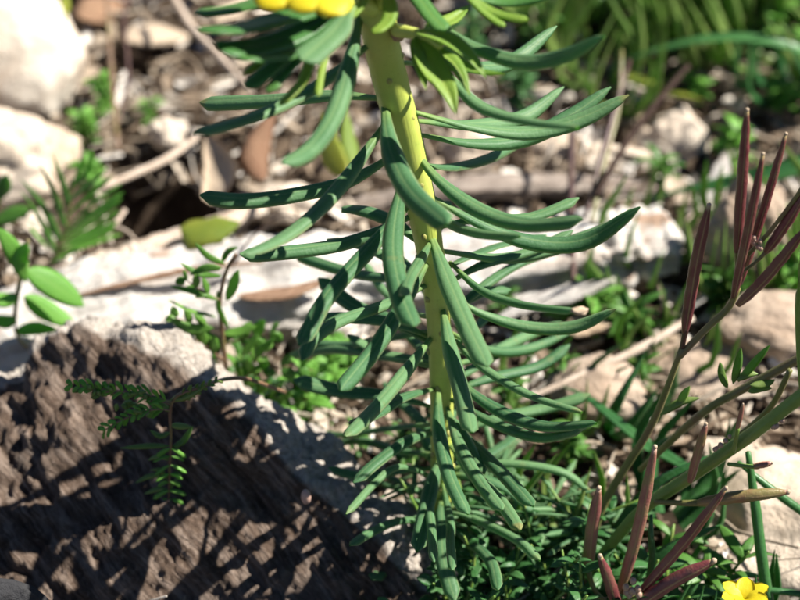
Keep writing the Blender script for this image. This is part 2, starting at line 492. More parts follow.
def build_litter():
    rnd = random.Random(3)
    mb = MB()
    def pos():
        while True:
            y = rnd.uniform(16, 47); hw = y * .24 + 1.5
            x = rnd.uniform(-hw, hw)
            if gz(x, y) > -.8 or rnd.random() < .12: return x, y
    for i in range(9000):                     # flat bent chips of dead leaf and bark
        x, y = pos()
        L = (rnd.uniform(.18, .8) if i % 2 else rnd.uniform(.06, .28)) * (1.2 if y > 30 else 1); W = L * rnd.uniform(.15, .7)
        a = rnd.uniform(0, 6.28); tl = rnd.gauss(0, .45); rl = rnd.gauss(0, .45)
        q = Matrix.Rotation(a, 3, 'Z') @ Matrix.Rotation(tl, 3, 'Y') @ Matrix.Rotation(rl, 3, 'X')
        c = V((x, y, gz(x, y) + rnd.uniform(-.04, .28)))
        b0 = len(mb.v); bend = rnd.uniform(-.4, .6) * W; nn = 3
        for s in range(nn + 1):
            t = s / nn; ww = W * (.35 + .65 * math.sin(math.pi * (.12 + .76 * t))) * rnd.uniform(.75, 1.15)
            for k, e in enumerate((-1, 0, 1)):
                for z2 in (0, -.035):
                    mb.v.append(c + q @ V(((t - .5) * L, e * ww * .5, bend * (abs(e) * .5 + (t - .5) ** 2) + z2)))
        for s in range(nn):
            for k in range(2):
                a0 = b0 + s * 6 + k * 2; a1 = a0 + 6
                mb.face((a0, a1, a1 + 2, a0 + 2), ((0, 0),) * 4); mb.face((a0 + 1, a0 + 3, a1 + 3, a1 + 1), ((0, 0),) * 4)
            for k in (0, 4):
                a0 = b0 + s * 6 + k; a1 = a0 + 6
                mb.face((a0, a0 + 1, a1 + 1, a1) if k == 0 else (a0, a1, a1 + 1, a0 + 1), ((0, 0),) * 4)
    for i in range(1500):                      # twiglets and straws
        x, y = pos(); L = rnd.uniform(.5, 2.2); a = rnd.uniform(0, 6.28); e = rnd.gauss(0, .2)
        d = V((math.cos(a), math.sin(a), e)) * L
        p = V((x, y, gz(x, y) + rnd.uniform(.05, .4)))
        md = p + d * .5 + V((rnd.gauss(0, .1), rnd.gauss(0, .1), rnd.gauss(0, .06))) * L
        r = rnd.uniform(.01, .045)
        tube(mb, [p, md, p + d], [r, r, r * .7], n=5, seg=4)
    for i in range(700):                      # pebbles and crumbs
        x, y = pos(); r = rnd.uniform(.05, .22)
        blob(mb, (x, y, gz(x, y) + r * .3), r, r * rnd.uniform(.6, 1.1), r * rnd.uniform(.5, .9), .35, 1.2, 1, rnd.random() * 50)
    o = bpy.data.objects.new('leaf_litter', mb.mesh('leaf_litter', M['chips'], smooth=False)); link(o)
    tag(o, 'small dry scraps, straws and crumbs of leaf litter on the soil', 'leaf litter', kind='stuff')
build_litter()

# ------------------------------------------------------------------ stones and wood
def rock(name, label, px, py, d, r3, mat, seed, lump=.22, freq=.9, sub=5, rotz=0, tilt=0, group=None, cat='stone'):
    mb = MB(); c = at_d(px, py, d)
    blob(mb, c, *r3, lump, freq, sub, seed, Matrix.Rotation(rotz, 3, 'Z') @ Matrix.Rotation(tilt, 3, 'X'), ridged=.10)
    return single(name, label, cat, mb, M[mat], V((c.x, c.y, gz(c.x, c.y))), group)
rock('white_rock', 'large rounded sunlit white rock at the upper left', -6, 58, 42.0, (1.75, 1.5, 1.7), 'whiterock', 2.2, .13)
rock('white_rock', 'cracked cream rock just below the large rounded white rock', -14, 168, 40.0, (1.75, 1.2, 1.15), 'palestone', 8.1, .38)
rock('pale_stone', 'big pale sandy stone in the sun at the lower right corner', 790, 545, 33.6, (2.1, 1.7, 1.15), 'palestone', 5.3, .32)
rock('grey_stone', 'smooth grey slab with shade put into its colour at the lower left corner', -16, 632, 29.9, (.95, .4, 1.3), 'shadedstone', 1.3, .12, tilt=.2, rotz=.25)
rock('pale_stone', 'bleached stone behind the purple pods at the upper right', 674, 165, 41.8, (.85, .5, 1.05), 'whiterock', 11.4, .45, tilt=-.5)
rock('pale_stone', 'long pale stone lying beside the dark brown stalk', 640, 120, 44, (1.0, .5, .45), 'whiterock', 14.2, .3, rotz=-.4)
rock('pale_stone', 'small white stone at the foot of the dry stalks', 612, 162, 41.2, (.7, .4, .3), 'whiterock', 51, .3)
rock('pale_stone', 'pale flat stone half buried behind the upper right spurge leaves', 560, 150, 41.5, (.6, .5, .35), 'palestone', 57, .3)
rock('pale_stone', 'small cream stone left of the curled tan dead leaf', 168, 132, 41.0, (.4, .35, .3), 'whiterock', 61, .3)
rock('pale_stone', 'white stone chip above the left end of the long spurge leaf', 290, 205, 39.0, (.6, .4, .35), 'whiterock', 66, .3)
rock('pale_stone', 'pale stone in the litter under the second right spurge leaf', 470, 150, 41.0, (.6, .5, .4), 'palestone', 71, .3)
rock('pale_stone', 'bleached chunk right of the dry bark pieces', 762, 128, 43, (.5, .45, .4), 'palestone', 76, .3)
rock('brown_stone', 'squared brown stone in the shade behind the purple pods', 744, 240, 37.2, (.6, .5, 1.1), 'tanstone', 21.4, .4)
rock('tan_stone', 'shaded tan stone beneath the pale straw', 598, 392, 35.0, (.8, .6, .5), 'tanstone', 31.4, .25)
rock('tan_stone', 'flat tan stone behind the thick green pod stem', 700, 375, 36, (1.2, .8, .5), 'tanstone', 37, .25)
rock('grey_stone', 'grey stone at the right edge behind the pod branch', 772, 330, 36, (1.0, .7, .5), 'tanstone', 44, .3)

def chunk():
    """rotten block of wood: crest line, lit outer rim, broken face towards the camera."""
    crest = [(-110, 420, 33.4), (0, 386, 33.5), (48, 350, 33.3), (100, 326, 33.0), (160, 345, 32.6), (205, 385, 32.3), (265, 430, 32.1), (330, 490, 31.9), (388, 548, 31.7), (432, 600, 31.6), (480, 660, 31.5)]
    low = [(-260, 600, 31.9), (-190, 640, 31.7), (-110, 690, 31.4), (-40, 720, 31.2), (40, 740, 31.1), (110, 750, 31.1), (180, 755, 31.1), (250, 755, 31.1), (330, 750, 31.1), (400, 745, 31.1), (470, 740, 31.1)]
    C = [at_d(*p) for p in crest]; L = [at_d(*p) for p in low]
    nu, nv = 300, 190
    cs = crv(C, nu); ls = crv(L, nu)
    mb = MB()
    rows = []
    for i in range(nu + 1):
        c, l = cs[i], ls[i]
        T = (cs[min(nu, i + 1)] - cs[max(0, i - 1)]).normalized()
        g0 = V((c.x + .9, c.y + 1.2, -.4)) ; bt = V((c.x + .45, c.y + .75, c.z * .72))
        out = (c - V((c.x - .4, c.y - .6, c.z - 1))).normalized()
        front = c.lerp(l, .14) + V((-.02, -.10, .10))
        prof = [g0, bt, c, front, c.lerp(l, .5) + V((0, -.28, .22)), l, l + V((0, .3, -1.0))]
        rows.append(crv(prof, nv))
    P = rows
    for i in range(nu + 1):
        for j in range(nv + 1):
            p = P[i][j]
            a = P[min(nu, i + 1)][j] - P[max(0, i - 1)][j]; b = P[i][min(nv, j + 1)] - P[i][max(0, j - 1)]
            N = a.cross(b).normalized()
            if N.z < 0 and j < nv * .7: N = -N
            f = j / nv
            # fibres run down and to the right across the broken face
            fx = p.x * .64 - p.z * .77; fp = p.x * .77 + p.z * .64 + p.y * .3
            face = sstep(.36, .42, f)
            d = .30 * noise.fractal(p * .55 + V((4, 2, 0)), .9, 2, 4) + .085 * noise.fractal(p * 2.6, .8, 2, 4)
            d += face * (.085 * noise.fractal(V((fx * .45, fp * 3.2, 2)), .85, 2, 4) - .22 * max(0, noise.noise(V((fx * .35, fp * 1.9, 7))) - .1) - .05)
            d += .05 * noise.fractal(p * 9, .8, 2, 3)
            if i / nu < .45: d += .28 * noise.fractal(V((p.x * 1.3, p.y * 1.3, p.z * 1.3 + 30)), .8, 2, 3) * sstep(.45, .3, i / nu)
            mb.v.append(p + N * d)
    for i in range(nu):
        for j in range(nv):
            a = i * (nv + 1) + j
            u0, u1 = i / nu, (i + 1) / nu; v0, v1 = j / nv, (j + 1) / nv
            mb.face((a, a + 1, a + nv + 2, a + nv + 1), ((u0, v0), (u0, v1), (u1, v1), (u1, v0)))
    c = at_d(180, 520, 31.5)
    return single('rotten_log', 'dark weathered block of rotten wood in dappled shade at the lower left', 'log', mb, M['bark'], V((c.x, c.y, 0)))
chunk()

def wood(name, label, pts, rad, mat, n=28, seg=110, lump=.25, flat=.8, cat='branch', group=None, seed=0, grain=.16):
    mb = MB(); P = [at_d(*p) for p in pts]
    tube(mb, P, rad, n=n, seg=seg, lump=lump, flat=flat, seed=seed, grain=grain)
    m = P[len(P) // 2]
    return single(name, label, cat, mb, M[mat], V((m.x, m.y, gz(m.x, m.y))), group)
wood('fallen_branch', 'thick bleached white branch lying across the ground behind the spurge', [(-90, 365, 36.2), (40, 334, 36.5), (160, 308, 36.8), (270, 294, 37.1), (380, 285, 37.4), (470, 275, 37.4), (560, 258, 37.6), (668, 240, 37.8)], [1.1, 1.15, 1.15, 1.15, 1.1, 1.0, .95, .9, .85, .65], 'bleached', n=72, seg=260, lump=.22, seed=3, grain=.2)
wood('bark_strip', 'thin brown split of bark along the front of the white branch', [(70, 297, 35.95), (130, 283, 35.95), (190, 270, 36.0), (262, 262, 36.15)], [.03, .06, .07, .05, .03], 'rustbark', n=10, seg=40, lump=.4, flat=.6)
wood('bark_strip', 'long tan strip of bark leaning along the back of the white branch', [(50, 277, 37.2), (110, 262, 37.4), (180, 240, 37.8), (262, 208, 38.6)], [.16, .26, .28, .24, .18], 'twig', n=16, seg=50, lump=.3, flat=.7)
wood('grey_branch', 'grey brown branch lying behind the right end of the white branch', [(350, 210, 39.6), (450, 190, 39.6), (560, 186, 39.8), (660, 190, 40)], [.22, .26, .28, .25, .2], 'greywood', n=18, seg=60, seed=5)
wood('bark_piece', 'pale curved piece of bark between the rock and the grass at the upper right', [(668, 50, 46), (700, 62, 45.5), (735, 92, 44.5)], [.1, .24, .26, .2], 'bleached', n=14, seg=30, seed=8)
wood('bark_piece', 'grey split bark piece right of the dark brown stalk', [(690, 80, 45), (712, 105, 44), (745, 138, 43)], [.12, .2, .22, .12], 'greywood', n=14, seg=30, seed=9)
wood('bark_piece', 'flat bleached wood slab lying left of the bleached stone', [(590, 128, 43), (625, 118, 43.4), (668, 96, 44)], [.15, .24, .26, .16], 'bleached', n=18, seg=40, seed=12, flat=.5)
wood('bark_piece', 'pale splinter of wood behind the tall purple pods', [(690, 215, 39.5), (712, 190, 40), (730, 150, 41)], [.1, .18, .18, .08], 'bleached', n=14, seg=30, seed=14, flat=.5)
wood('bark_piece', 'grey wood splinter at the right edge below the grass', [(745, 120, 43), (775, 95, 44), (812, 84, 44.5)], [.1, .16, .15, .08], 'greywood', n=14, seg=30, seed=15, flat=.6)
wood('bark_piece', 'pale wood slab lying in front of the white branch on the right', [(500, 318, 35.8), (545, 300, 36.2), (610, 282, 36.6)], [.08, .2, .22, .1], 'bleached', n=16, seg=40, seed=17, flat=.45)
def twig(name, label, pts, r, mat='twig', group=None, side=()):
    P = [at_d(*p) for p in pts]
    b = P[0]
    mb = MB(); tube(mb, P, r, n=8, lump=.25, seed=len(label))
    for q in side: tube(mb, [at_d(*p) for p in q], [r[-1] * .8, r[-1] * .5], n=6, lump=.2)
    return single(name, label, 'twig', mb, M[mat], V((b.x, b.y, b.z)), group)
twig('twig', 'pale curved twig above the dark hollow at the left', [(100, 188, 38.8), (130, 176, 39.2), (165, 160, 39.6), (196, 138, 40.2)], [.06, .075, .07, .06])
twig('twig', 'knotted forked twig below the spiky leaves at the left', [(75, 262, 37.2), (88, 230, 37.6), (112, 226, 37.8), (125, 210, 38)], [.05, .06, .05, .04], side=[[(112, 226, 37.8), (128, 232, 37.5), (140, 246, 37.2)], [(95, 228, 37.6), (100, 246, 37.3)]])
twig('twig', 'long brown twig slanting down from the top left edge', [(172, -6, 43), (190, 25, 42.2), (215, 52, 41.2), (252, 92, 40)], [.07, .08, .07, .05])
twig('straw', 'pale dry straw slanting across the litter right of the spurge', [(520, 402, 34.4), (590, 372, 34.7), (640, 348, 35), (692, 318, 35.5)], [.04, .07, .075, .06])
twig('twig', 'pale upright stick in the litter left of the spurge base', [(380, 445, 34.5), (382, 475, 34.0), (386, 510, 33.4)], [.06, .07, .06])
twig('twig', 'short pinkish stick lying between the log and the spurge base', [(310, 462, 34), (345, 452, 34.2), (372, 444, 34.5)], [.08, .10, .06])
twig('dry_stalk', 'bleached dry stalk leaning at the top right', [(640, 60, 45), (660, 38, 46), (682, 12, 47.5)], [.06, .06, .04])
twig('dry_stalk', 'dark brown slanting stalk at the upper right', [(596, 196, 37), (625, 145, 38), (655, 105, 38.8), (688, 66, 39.8)], [.055, .06, .06, .05], 'darktwig')
twig('dry_stalk', 'purple brown upright stalk behind the right spurge leaves', [(574, 300, 36.5), (571, 190, 37.5), (572, 120, 38)], [.05, .06, .05], 'brownstem')
twig('dry_stalk', 'thin olive stalk right of the purple brown stalk', [(585, 270, 36.8), (600, 180, 37.6), (618, 110, 38.4), (622, 50, 39)], [.04, .045, .04, .03], 'olivestem')
twig('dry_stalk', 'reddish stalk leaning left of the dark brown stalk', [(586, 215, 37.2), (606, 140, 38), (630, 60, 39)], [.04, .05, .03], 'purplestem')
twig('dry_stalk', 'hair thin dark stalk at the top of the rocks', [(118, 150, 40), (112, 80, 41), (106, -10, 42)], [.04, .045, .03], 'redstem')
twig('dry_stalk', 'thin brown stalk beside the rounded white rock', [(112, 140, 40.3), (128, 80, 41), (124, 20, 42), (130, -10, 43)], [.03, .035, .03], 'brownstem')
twig('straw', 'thin bent straw hanging over the white branch left of the spurge', [(232, 268, 36), (252, 238, 36.5), (280, 216, 37), (300, 219, 37.2)], [.018, .018, .018], 'darktwig')

def dead_leaf(label, pts, wid, mat='dryleaf', roll=0, curl=.3, prof=prof_ovate, name='dead_leaf', twist=0.0):
    P = [at_d(*p) for p in pts]; mb = MB()
    leaf(mb, P, wid, prof, up=V((0, -.35, 1)), thick=.03, curl=curl, nseg=14, ncr=8, roll=roll, wav=.25, seed=P[0].x * 3, twist=twist)
    return single(name, label, 'leaf', mb, M[mat], V((P[0].x, P[0].y, P[0].z)))
dead_leaf('curled tan dead leaf standing above the dark hollow', [(212, 205, 38.2), (224, 172, 38.8), (206, 136, 39.4)], .75, roll=.5, curl=-.4)
dead_leaf('folded brown dead leaf beside the curled tan one', [(262, 180, 38.6), (258, 150, 39), (275, 110, 39.6)], .6, 'brownleaf', roll=-.4, curl=.6)
dead_leaf('pale dead leaf under the long left spurge leaf', [(240, 178, 39), (252, 160, 39.3), (262, 120, 40)], .35, roll=.9)
dead_leaf('dry leaf with pale belly in the litter at the upper left', [(125, 40, 43), (150, 30, 43.4), (190, 35, 44)], .9, roll=.2)
dead_leaf('brown dead leaf at the top edge above the litter', [(80, 18, 44), (100, 5, 44.5), (130, 2, 45)], .9, 'brownleaf')
dead_leaf('tan dead leaf against the top edge left of the yellow flower', [(215, 18, 43.5), (235, 5, 44), (255, -6, 44.5)], .55)
dead_leaf('yellow green fading leaf behind the upper left spurge leaves', [(346, 175, 36), (330, 150, 36.4), (322, 112, 37)], .42, 'yellowing', roll=.6, curl=.1, name='fading_leaf')
dead_leaf('tall yellow fading leaf behind the drooping spurge leaf', [(356, 172, 36.6), (350, 140, 37), (344, 104, 37.5)], .35, 'yellowing', roll=-.5, name='fading_leaf')
dead_leaf('brownish green fading leaf in the dark hollow', [(180, 228, 37.2), (210, 228, 37), (240, 222, 37)], .75, 'yellowing', roll=.1, name='fading_leaf')
dead_leaf('thin yellow leaf hanging at the top left edge', [(66, -8, 42), (64, 10, 41.5), (63, 24, 41.2)], .2, 'yellowing', name='fading_leaf')
dead_leaf('yellow and red fading grass leaf at the upper right', [(620, 72, 42), (660, 88, 41.6), (705, 100, 41.2)], .28, 'yellowing', prof=prof_blade, name='fading_leaf')
dead_leaf('orange brown flake of bark on the white branch left of the stem', [(238, 296, 35.9), (285, 290, 35.9), (338, 276, 36.0)], .5, 'rustbark', roll=.55, name='bark_flake')
dead_leaf('pinkish dead leaf in the litter below the white branch', [(565, 330, 36), (590, 322, 36.2), (620, 330, 36.2)], .5)
dead_leaf('pale dead leaf under the lowest right spurge leaf', [(530, 440, 33.6), (550, 434, 33.8), (570, 440, 33.8)], .28)

# ------------------------------------------------------------------ the spurge
STEM = [(372, -60), (376, 0), (381, 40), (393, 90), (406, 140), (419, 195), (430, 250), (438, 310), (441, 370), (442, 440), (441, 500), (440, 556)]
Y0 = 23.7
def stem_y(py): return Y0 + .15 * math.sin(py * .008)
sb = at_y(440, 556, Y0)
spurge = Thing('spurge_plant', 'upright spurge with thick yellow green stem and narrow grey green leaves', 'plant', V((sb.x, sb.y, gz(sb.x, sb.y))))
mb = MB()
tube(mb, [at_y(x, y, stem_y(y)) for x, y in STEM], [.225, .23, .235, .23, .22, .195, .18, .172, .168, .165, .16, .16], n=20, seg=90, lump=.04)
part(spurge, 'stem', mb, M['stem'])
mb = MB(); c = at_y(398, 33, stem_y(33) - .2)
blob(mb, c, .10, .09, .12, .2, 1.5, 3, 4); part(spurge, 'leaf_scar', mb, M['scar'])

PXCM = 1 / (30 * K)
def spurge_leaf(pts, wpx, L=3.25, dz=None, mat='spurge', parent=None, name='leaf', roll=None, curl=.48, base_dy=0.0, prof=prof_spurge, thick=.06, th=spurge, twist=None, fold=0.0):
    rnd = random.Random(int(pts[0][0] * 31 + pts[-1][1] * 7 + pts[-1][0]))
    b = at_y(pts[0][0], pts[0][1], stem_y(pts[0][1]) + base_dy)
    plen = [0]
    for a, c in zip(pts, pts[1:]): plen.append(plen[-1] + math.hypot(c[0] - a[0], c[1] - a[1]))
    chordpx = math.hypot(pts[-1][0] - pts[0][0], pts[-1][1] - pts[0][1])
    Lc = L * chordpx / plen[-1]
    if dz is None:
        best = None
        for k in range(-44, 27):
            z = b.z + k * .05
            t = at_z(pts[-1][0], pts[-1][1], z)
            if t.z < .3: continue
            e = abs((t - b).length - Lc) + abs(k * .05 + .1) * .7
            if best is None or e < best[0]: best = (e, t)
        tip = best[1]
    else:
        tip = at_z(pts[-1][0], pts[-1][1], b.z + dz)
    dy = tip.y - b.y
    P = []
    for (x, y), l in zip(pts, plen):
        f = l / plen[-1]
        P.append(at_y(x, y, b.y + dy * f))
    if roll is None: roll = rnd.gauss(0, .14)
    if twist is None: twist = rnd.gauss(0, .22)
    wid = .73 * wpx / PXCM * (sum(p.y for p in P) / len(P)) / Y0
    m = MB()
    leaf(m, P, wid, prof, thick=thick, curl=curl * rnd.uniform(.7, 1.2), nseg=20, ncr=8, roll=roll, twist=twist, groove=.035, seed=P[-1].x * 5 + P[-1].z, fold=fold)
    return part(th, name, m, M[mat], parent), P

LEAVES = [
 ([(382, 98), (330, 94), (270, 99), (200, 102)], 25),
 ([(374, 40), (320, 82), (262, 112), (193, 133)], 24),
 ([(360, 14), (350, 60), (334, 112), (310, 147), (283, 163)], 28),
 ([(384, 100), (389, 145), (408, 188), (447, 224)], 31),
 ([(386, 122), (352, 168), (320, 205), (285, 234), (244, 254)], 26),
 ([(402, 150), (352, 178), (300, 192), (245, 199), (200, 195)], 25),
 ([(420, 212), (350, 240), (290, 250), (240, 254)], 24),
 ([(412, 200), (366, 250), (325, 297), (299, 345)], 27),
 ([(404, 172), (393, 240), (400, 290), (414, 326)], 30),
 ([(430, 232), (446, 275), (466, 322), (487, 366)], 29),
 ([(432, 272), (385, 276), (340, 268), (294, 253)], 19),
 ([(434, 318), (410, 310), (385, 290), (366, 262)], 17),
 ([(430, 256), (405, 298), (376, 345), (340, 390)], 25),
 ([(432, 282), (385, 303), (340, 319), (312, 338), (302, 360)], 22),
 ([(438, 330), (380, 338), (345, 344), (300, 341)], 18),
 ([(438, 368), (385, 354), (335, 347), (290, 354)], 20),
 ([(434, 334), (405, 370), (380, 400), (345, 436)], 23),
 ([(438, 388), (404, 396), (378, 412), (350, 424)], 20),
 ([(438, 424), (392, 427), (345, 434), (307, 430)], 17),
 ([(440, 455), (402, 450), (362, 440), (316, 446)], 17),
 ([(442, 304), (450, 345), (462, 390), (472, 432)], 25),
 ([(450, 262), (480, 288), (520, 303), (578, 311)], 17),
 ([(446, 292), (480, 312), (530, 326), (575, 326), (616, 309)], 19),
 ([(450, 334), (480, 364), (530, 394), (582, 412)], 18),
 ([(448, 372), (490, 404), (540, 424), (596, 423)], 23),
 ([(446, 396), (490, 420), (540, 436), (585, 428)], 18),
 ([(446, 368), (490, 352), (530, 334), (562, 322)], 17),
 ([(446, 330), (490, 349), (530, 348), (572, 332)], 16),
 ([(438, 384), (440, 430), (450, 474), (468, 514)], 23),
 ([(446, 402), (458, 440), (478, 478), (502, 510)], 20),
 ([(448, 420), (486, 456), (510, 480), (533, 506)], 22),
 ([(448, 442), (470, 470), (500, 500), (520, 530)], 20),
 ([(444, 470), (480, 480), (530, 462), (528, 458)], 16),
 ([(436, 462), (430, 500), (432, 530), (434, 562)], 14),
 ([(442, 480), (450, 520), (450, 540), (452, 570)], 14),
 ([(440, 480), (400, 466), (375, 482), (346, 514)], 13),
 ([(440, 490), (400, 488), (365, 474), (352, 464)], 15),
 ([(440, 506), (400, 514), (370, 512), (340, 500)], 17),
 ([(440, 520), (400, 520), (370, 532), (350, 545)], 16),
 ([(444, 496), (480, 500), (520, 506), (552, 500)], 18),
 ([(444, 506), (480, 520), (520, 540), (540, 560)], 18),
 ([(442, 512), (470, 540), (490, 560), (498, 590)], 18),
 ([(444, 470), (500, 462), (560, 470), (590, 490)], 16),
 # right side
 ([(425, 14), (470, 44), (520, 60), (562, 55), (604, 36)], 25),
 ([(402, 62), (460, 66), (510, 62), (557, 26)], 22),
 ([(416, 112), (470, 126), (530, 131), (582, 118), (629, 95)], 25),
 ([(440, 66), (480, 104), (530, 120), (578, 127)], 25),
 ([(418, 134), (470, 142), (520, 138), (570, 116), (611, 87)], 25),
 ([(410, 120), (470, 124), (525, 116), (564, 87)], 22),
 ([(414, 164), (450, 166), (490, 156), (520, 138)], 20),
 ([(416, 152), (440, 180), (480, 208), (525, 222), (582, 219)], 26),
 ([(424, 192), (475, 220), (530, 240), (585, 240), (640, 207)], 26),
 ([(438, 250), (500, 257), (550, 248), (600, 232), (634, 214)], 22),
 ([(424, 205), (450, 222), (480, 232), (520, 236)], 18),
 ([(432, 240), (418, 262), (408, 280), (404, 296)], 18),
 ([(440, 345), (460, 352), (480, 352), (500, 345)], 14),
]
for i, (p, wd) in enumerate(LEAVES):
    rt = p[-1][0] > 540 and p[-1][1] < p[-2][1] - 8
    lf = p[-1][0] < 300 and p[-1][1] <= p[-2][1] + 10
    o, P = spurge_leaf(p, wd, twist=-.95 if rt else (.4 if lf else None), prof=prof_acute if rt else prof_spurge)
    if i == 21:
        m = MB(); blob(m, P[-1] + V((.02, 0, .0)), .11, .06, .05, .4, 2, 3, 3); part(spurge, 'withered_tip', m, M['dry'], o)

# axillary shoot on the right of the stem top
m = MB(); tube(m, [at_y(396, 30, 23.5), at_y(425, 36, 23.0), at_y(440, 46, 22.7)], [.09, .07, .05], n=10)
sh = part(spurge, 'side_shoot', m, M['stem'])
for p, wd, L in [([(415, 32), (445, 40), (470, 58), (486, 78)], 22, 1.1), ([(416, 36), (432, 66), (448, 92), (456, 114)], 26, 1.2), ([(414, 38), (420, 64), (426, 90)], 14, .8),
              ([(430, 45), (455, 66), (470, 96)], 16, .9), ([(440, 46), (470, 70), (505, 74)], 14, 1.0), ([(425, 30), (452, 20), (470, 5)], 16, 1.0)]:
    spurge_leaf(p, wd * 1.45, L, mat='young', parent=sh, base_dy=-.7, curl=.05, fold=.35, thick=.03, prof=prof_ovate)
# the left shoot below the yellow flowers
m = MB(); tube(m, [at_y(372, 8, 23.5), at_y(345, 2, 22.6), at_y(325, 12, 22.0)], [.12, .10, .08], n=10)
sh = part(spurge, 'side_shoot', m, M['stem'])
for p, wd, L, mt in [([(345, 0), (290, 14), (245, 26), (200, 30)], 52, 2.2, 'bract'), ([(345, 4), (300, 30), (260, 44), (218, 48)], 48, 2.0, 'bract'),
              ([(345, 8), (312, 40), (280, 54), (240, 58)], 40, 2.0, 'bract'), ([(352, 6), (335, 30), (318, 46), (302, 60)], 40, 1.2, 'spurge'),
              ([(330, 14), (300, 42), (270, 68), (246, 88)], 26, 1.6, 'bract'), ([(325, 20), (300, 52), (285, 70), (268, 92)], 24, 1.4, 'bract'),
              ([(322, 30), (310, 62), (300, 84), (280, 105)], 16, 1.2, 'young'), ([(330, 40), (322, 70), (318, 96)], 10, .9, 'young'),
              ([(320, 30), (285, 52), (262, 62), (244, 74)], 14, 1.3, 'young'), ([(340, -10), (280, -4), (230, 8), (195, 12)], 46, 2.2, 'bract')]:
    spurge_leaf(p, wd, L, mat=mt, parent=sh, base_dy=-1.2, curl=.15, thick=.05)
# leaves round the top of the stem
m = MB(); tube(m, [at_y(378, 2, 23.5), at_y(400, -16, 23.2), at_y(430, -30, 22.9)], [.12, .10, .08], n=10)
sh = part(spurge, 'side_shoot', m, M['stem'])
for p, wd, L, mt in [([(384, -14), (390, 4), (388, 20), (374, 33)], 20, .9, 'young'), ([(405, -20), (420, 0), (432, 16), (445, 30)], 24, 1.0, 'bract'),
              ([(430, -24), (470, -8), (510, 0), (560, -10)], 26, 1.8, 'bract'), ([(450, -20), (480, 4), (500, 14), (528, 20)], 14, 1.0, 'young'),
              ([(455, -18), (480, 8), (495, 20), (505, 26)], 14, .9, 'young'), ([(365, -20), (362, 0), (352, 14), (340, 22)], 18, .9, 'young'),
              ([(380, -30), (350, -24), (300, -30), (250, -40)], 28, 2.2, 'bract'), ([(390, -30), (440, -50), (500, -60), (560, -62)], 28, 2.4, 'bract')]:
    spurge_leaf(p, wd, L, mat=mt, parent=sh, base_dy=-.5, curl=.1, thick=.045)
# yellow flower heads
def flower(px, py, y, s, seed, th=spurge):
    rnd = random.Random(seed); c = at_y(px, py, y)
    m = MB(); blob(m, c, .13 * s, .13 * s, .12 * s, .1, 1, 2, seed)
    fl = part(th, 'flower', m, M['yellow'])
    for k in range(4):
        a = k * 1.57 + .8 + rnd.uniform(-.25, .25); d = V((math.cos(a), math.sin(a), 0))
        q = [c - d * .05, c + d * .25 * s + V((0, 0, .03)), c + d * .52 * s + V((0, 0, .0)), c + d * .72 * s + V((0, 0, -.10 * s))]
        m = MB(); leaf(m, q, .85 * s, prof_round, thick=.04, curl=.22, nseg=14, ncr=10, wav=.02)
        part(th, 'petal', m, M['yellow'], fl)
flower(286, -12, 21.7, .62, 1); flower(322, -6, 21.5, .6, 2); flower(255, -34, 21.9, .62, 3)
flower(350, -60, 22.6, .7, 4); flower(420, -80, 23.2, .7, 5)

# short lower leaves crowding the stem, and the knobs they grow from
rl = random.Random(21)
def stem_at(py):
    xs = [q for q in STEM]
    for (x0, y0), (x1, y1) in zip(xs, xs[1:]):
        if y0 <= py <= y1: return at_y(x0 + (x1 - x0) * (py - y0) / (y1 - y0), py, stem_y(py))
for k in range(36):
    py = 225 + 320 * ((k + rl.random()) / 36) ** .8
    c = stem_at(py); a = k * 2.4 + rl.uniform(-.5, .5)
    if py < 400 and math.sin(a) < -.2: a += math.pi
    d = V((math.cos(a), math.sin(a), 0)); Ln = rl.uniform(1.5, 2.5); e = rl.uniform(-.25, .35)
    P = [c + d * .12, c + d * Ln * .35 + V((0, 0, e * .35 * Ln + .06)), c + d * Ln * .7 + V((0, 0, e * .55 * Ln - .02)), c + d * Ln + V((rl.gauss(0, .12), rl.gauss(0, .12), e * .6 * Ln - .12 + rl.uniform(-.15, .25)))]
    if P[-1].z < .25: P[-1].z = .25
    m = MB(); leaf(m, P, rl.uniform(.17, .25), prof_spurge, thick=.055, curl=rl.uniform(.1, .4), nseg=14, ncr=6, roll=rl.gauss(0, .2), twist=rl.gauss(0, .3), groove=.03, wav=.06, seed=k)
    part(spurge, 'leaf', m, M['spurge'])
for k in range(40):
    py = 45 + 480 * (k + rl.random()) / 40
    c = stem_at(py); a = k * 2.4
    r = .24 - .07 * min(1, py / 350)
    d = V((math.cos(a), math.sin(a), -.1))
    m = MB(); blob(m, c + d * r * .93, .045, .045, .06, .25, 2, 2, k); part(spurge, 'leaf_scar', m, M['scarlight'])

# ------------------------------------------------------------------ pod plants on the right
def pod(th, pts, wpx, mat, parent=None, label=None, y=23.0):
    P = [at_y(p[0], p[1], p[2] if len(p) > 2 else y) for p in pts]
    r = wpx * .43 * K * 29.5 * (P[0].y / 23) * random.uniform(.9, 1.1)
    m = MB(); tube(m, P, [r * .5, r * .78, r * .86, r * .88, r * .88, r * .88, r * .86, r * .8, r * .62, r * .3], n=14, seg=22, flat=.8, flatn=V((0, -1, .3)), lump=.13, seed=wpx)
    o = part(th, 'pod', m, M[mat], parent)
    m = MB(); blob(m, P[-1], r * .36, r * .36, r * .42, .1, 1, 2, 1); part(th, 'pod_tip', m, M['dry'], o)
    return o
def stem(th, pts, rad, mat, name='stem', y=23.0, n=10, parent=None):
    P = [at_y(p[0], p[1], p[2] if len(p) > 2 else y) for p in pts]
    m = MB(); tube(m, P, rad, n=n, lump=.06); return part(th, name, m, M[mat], parent)
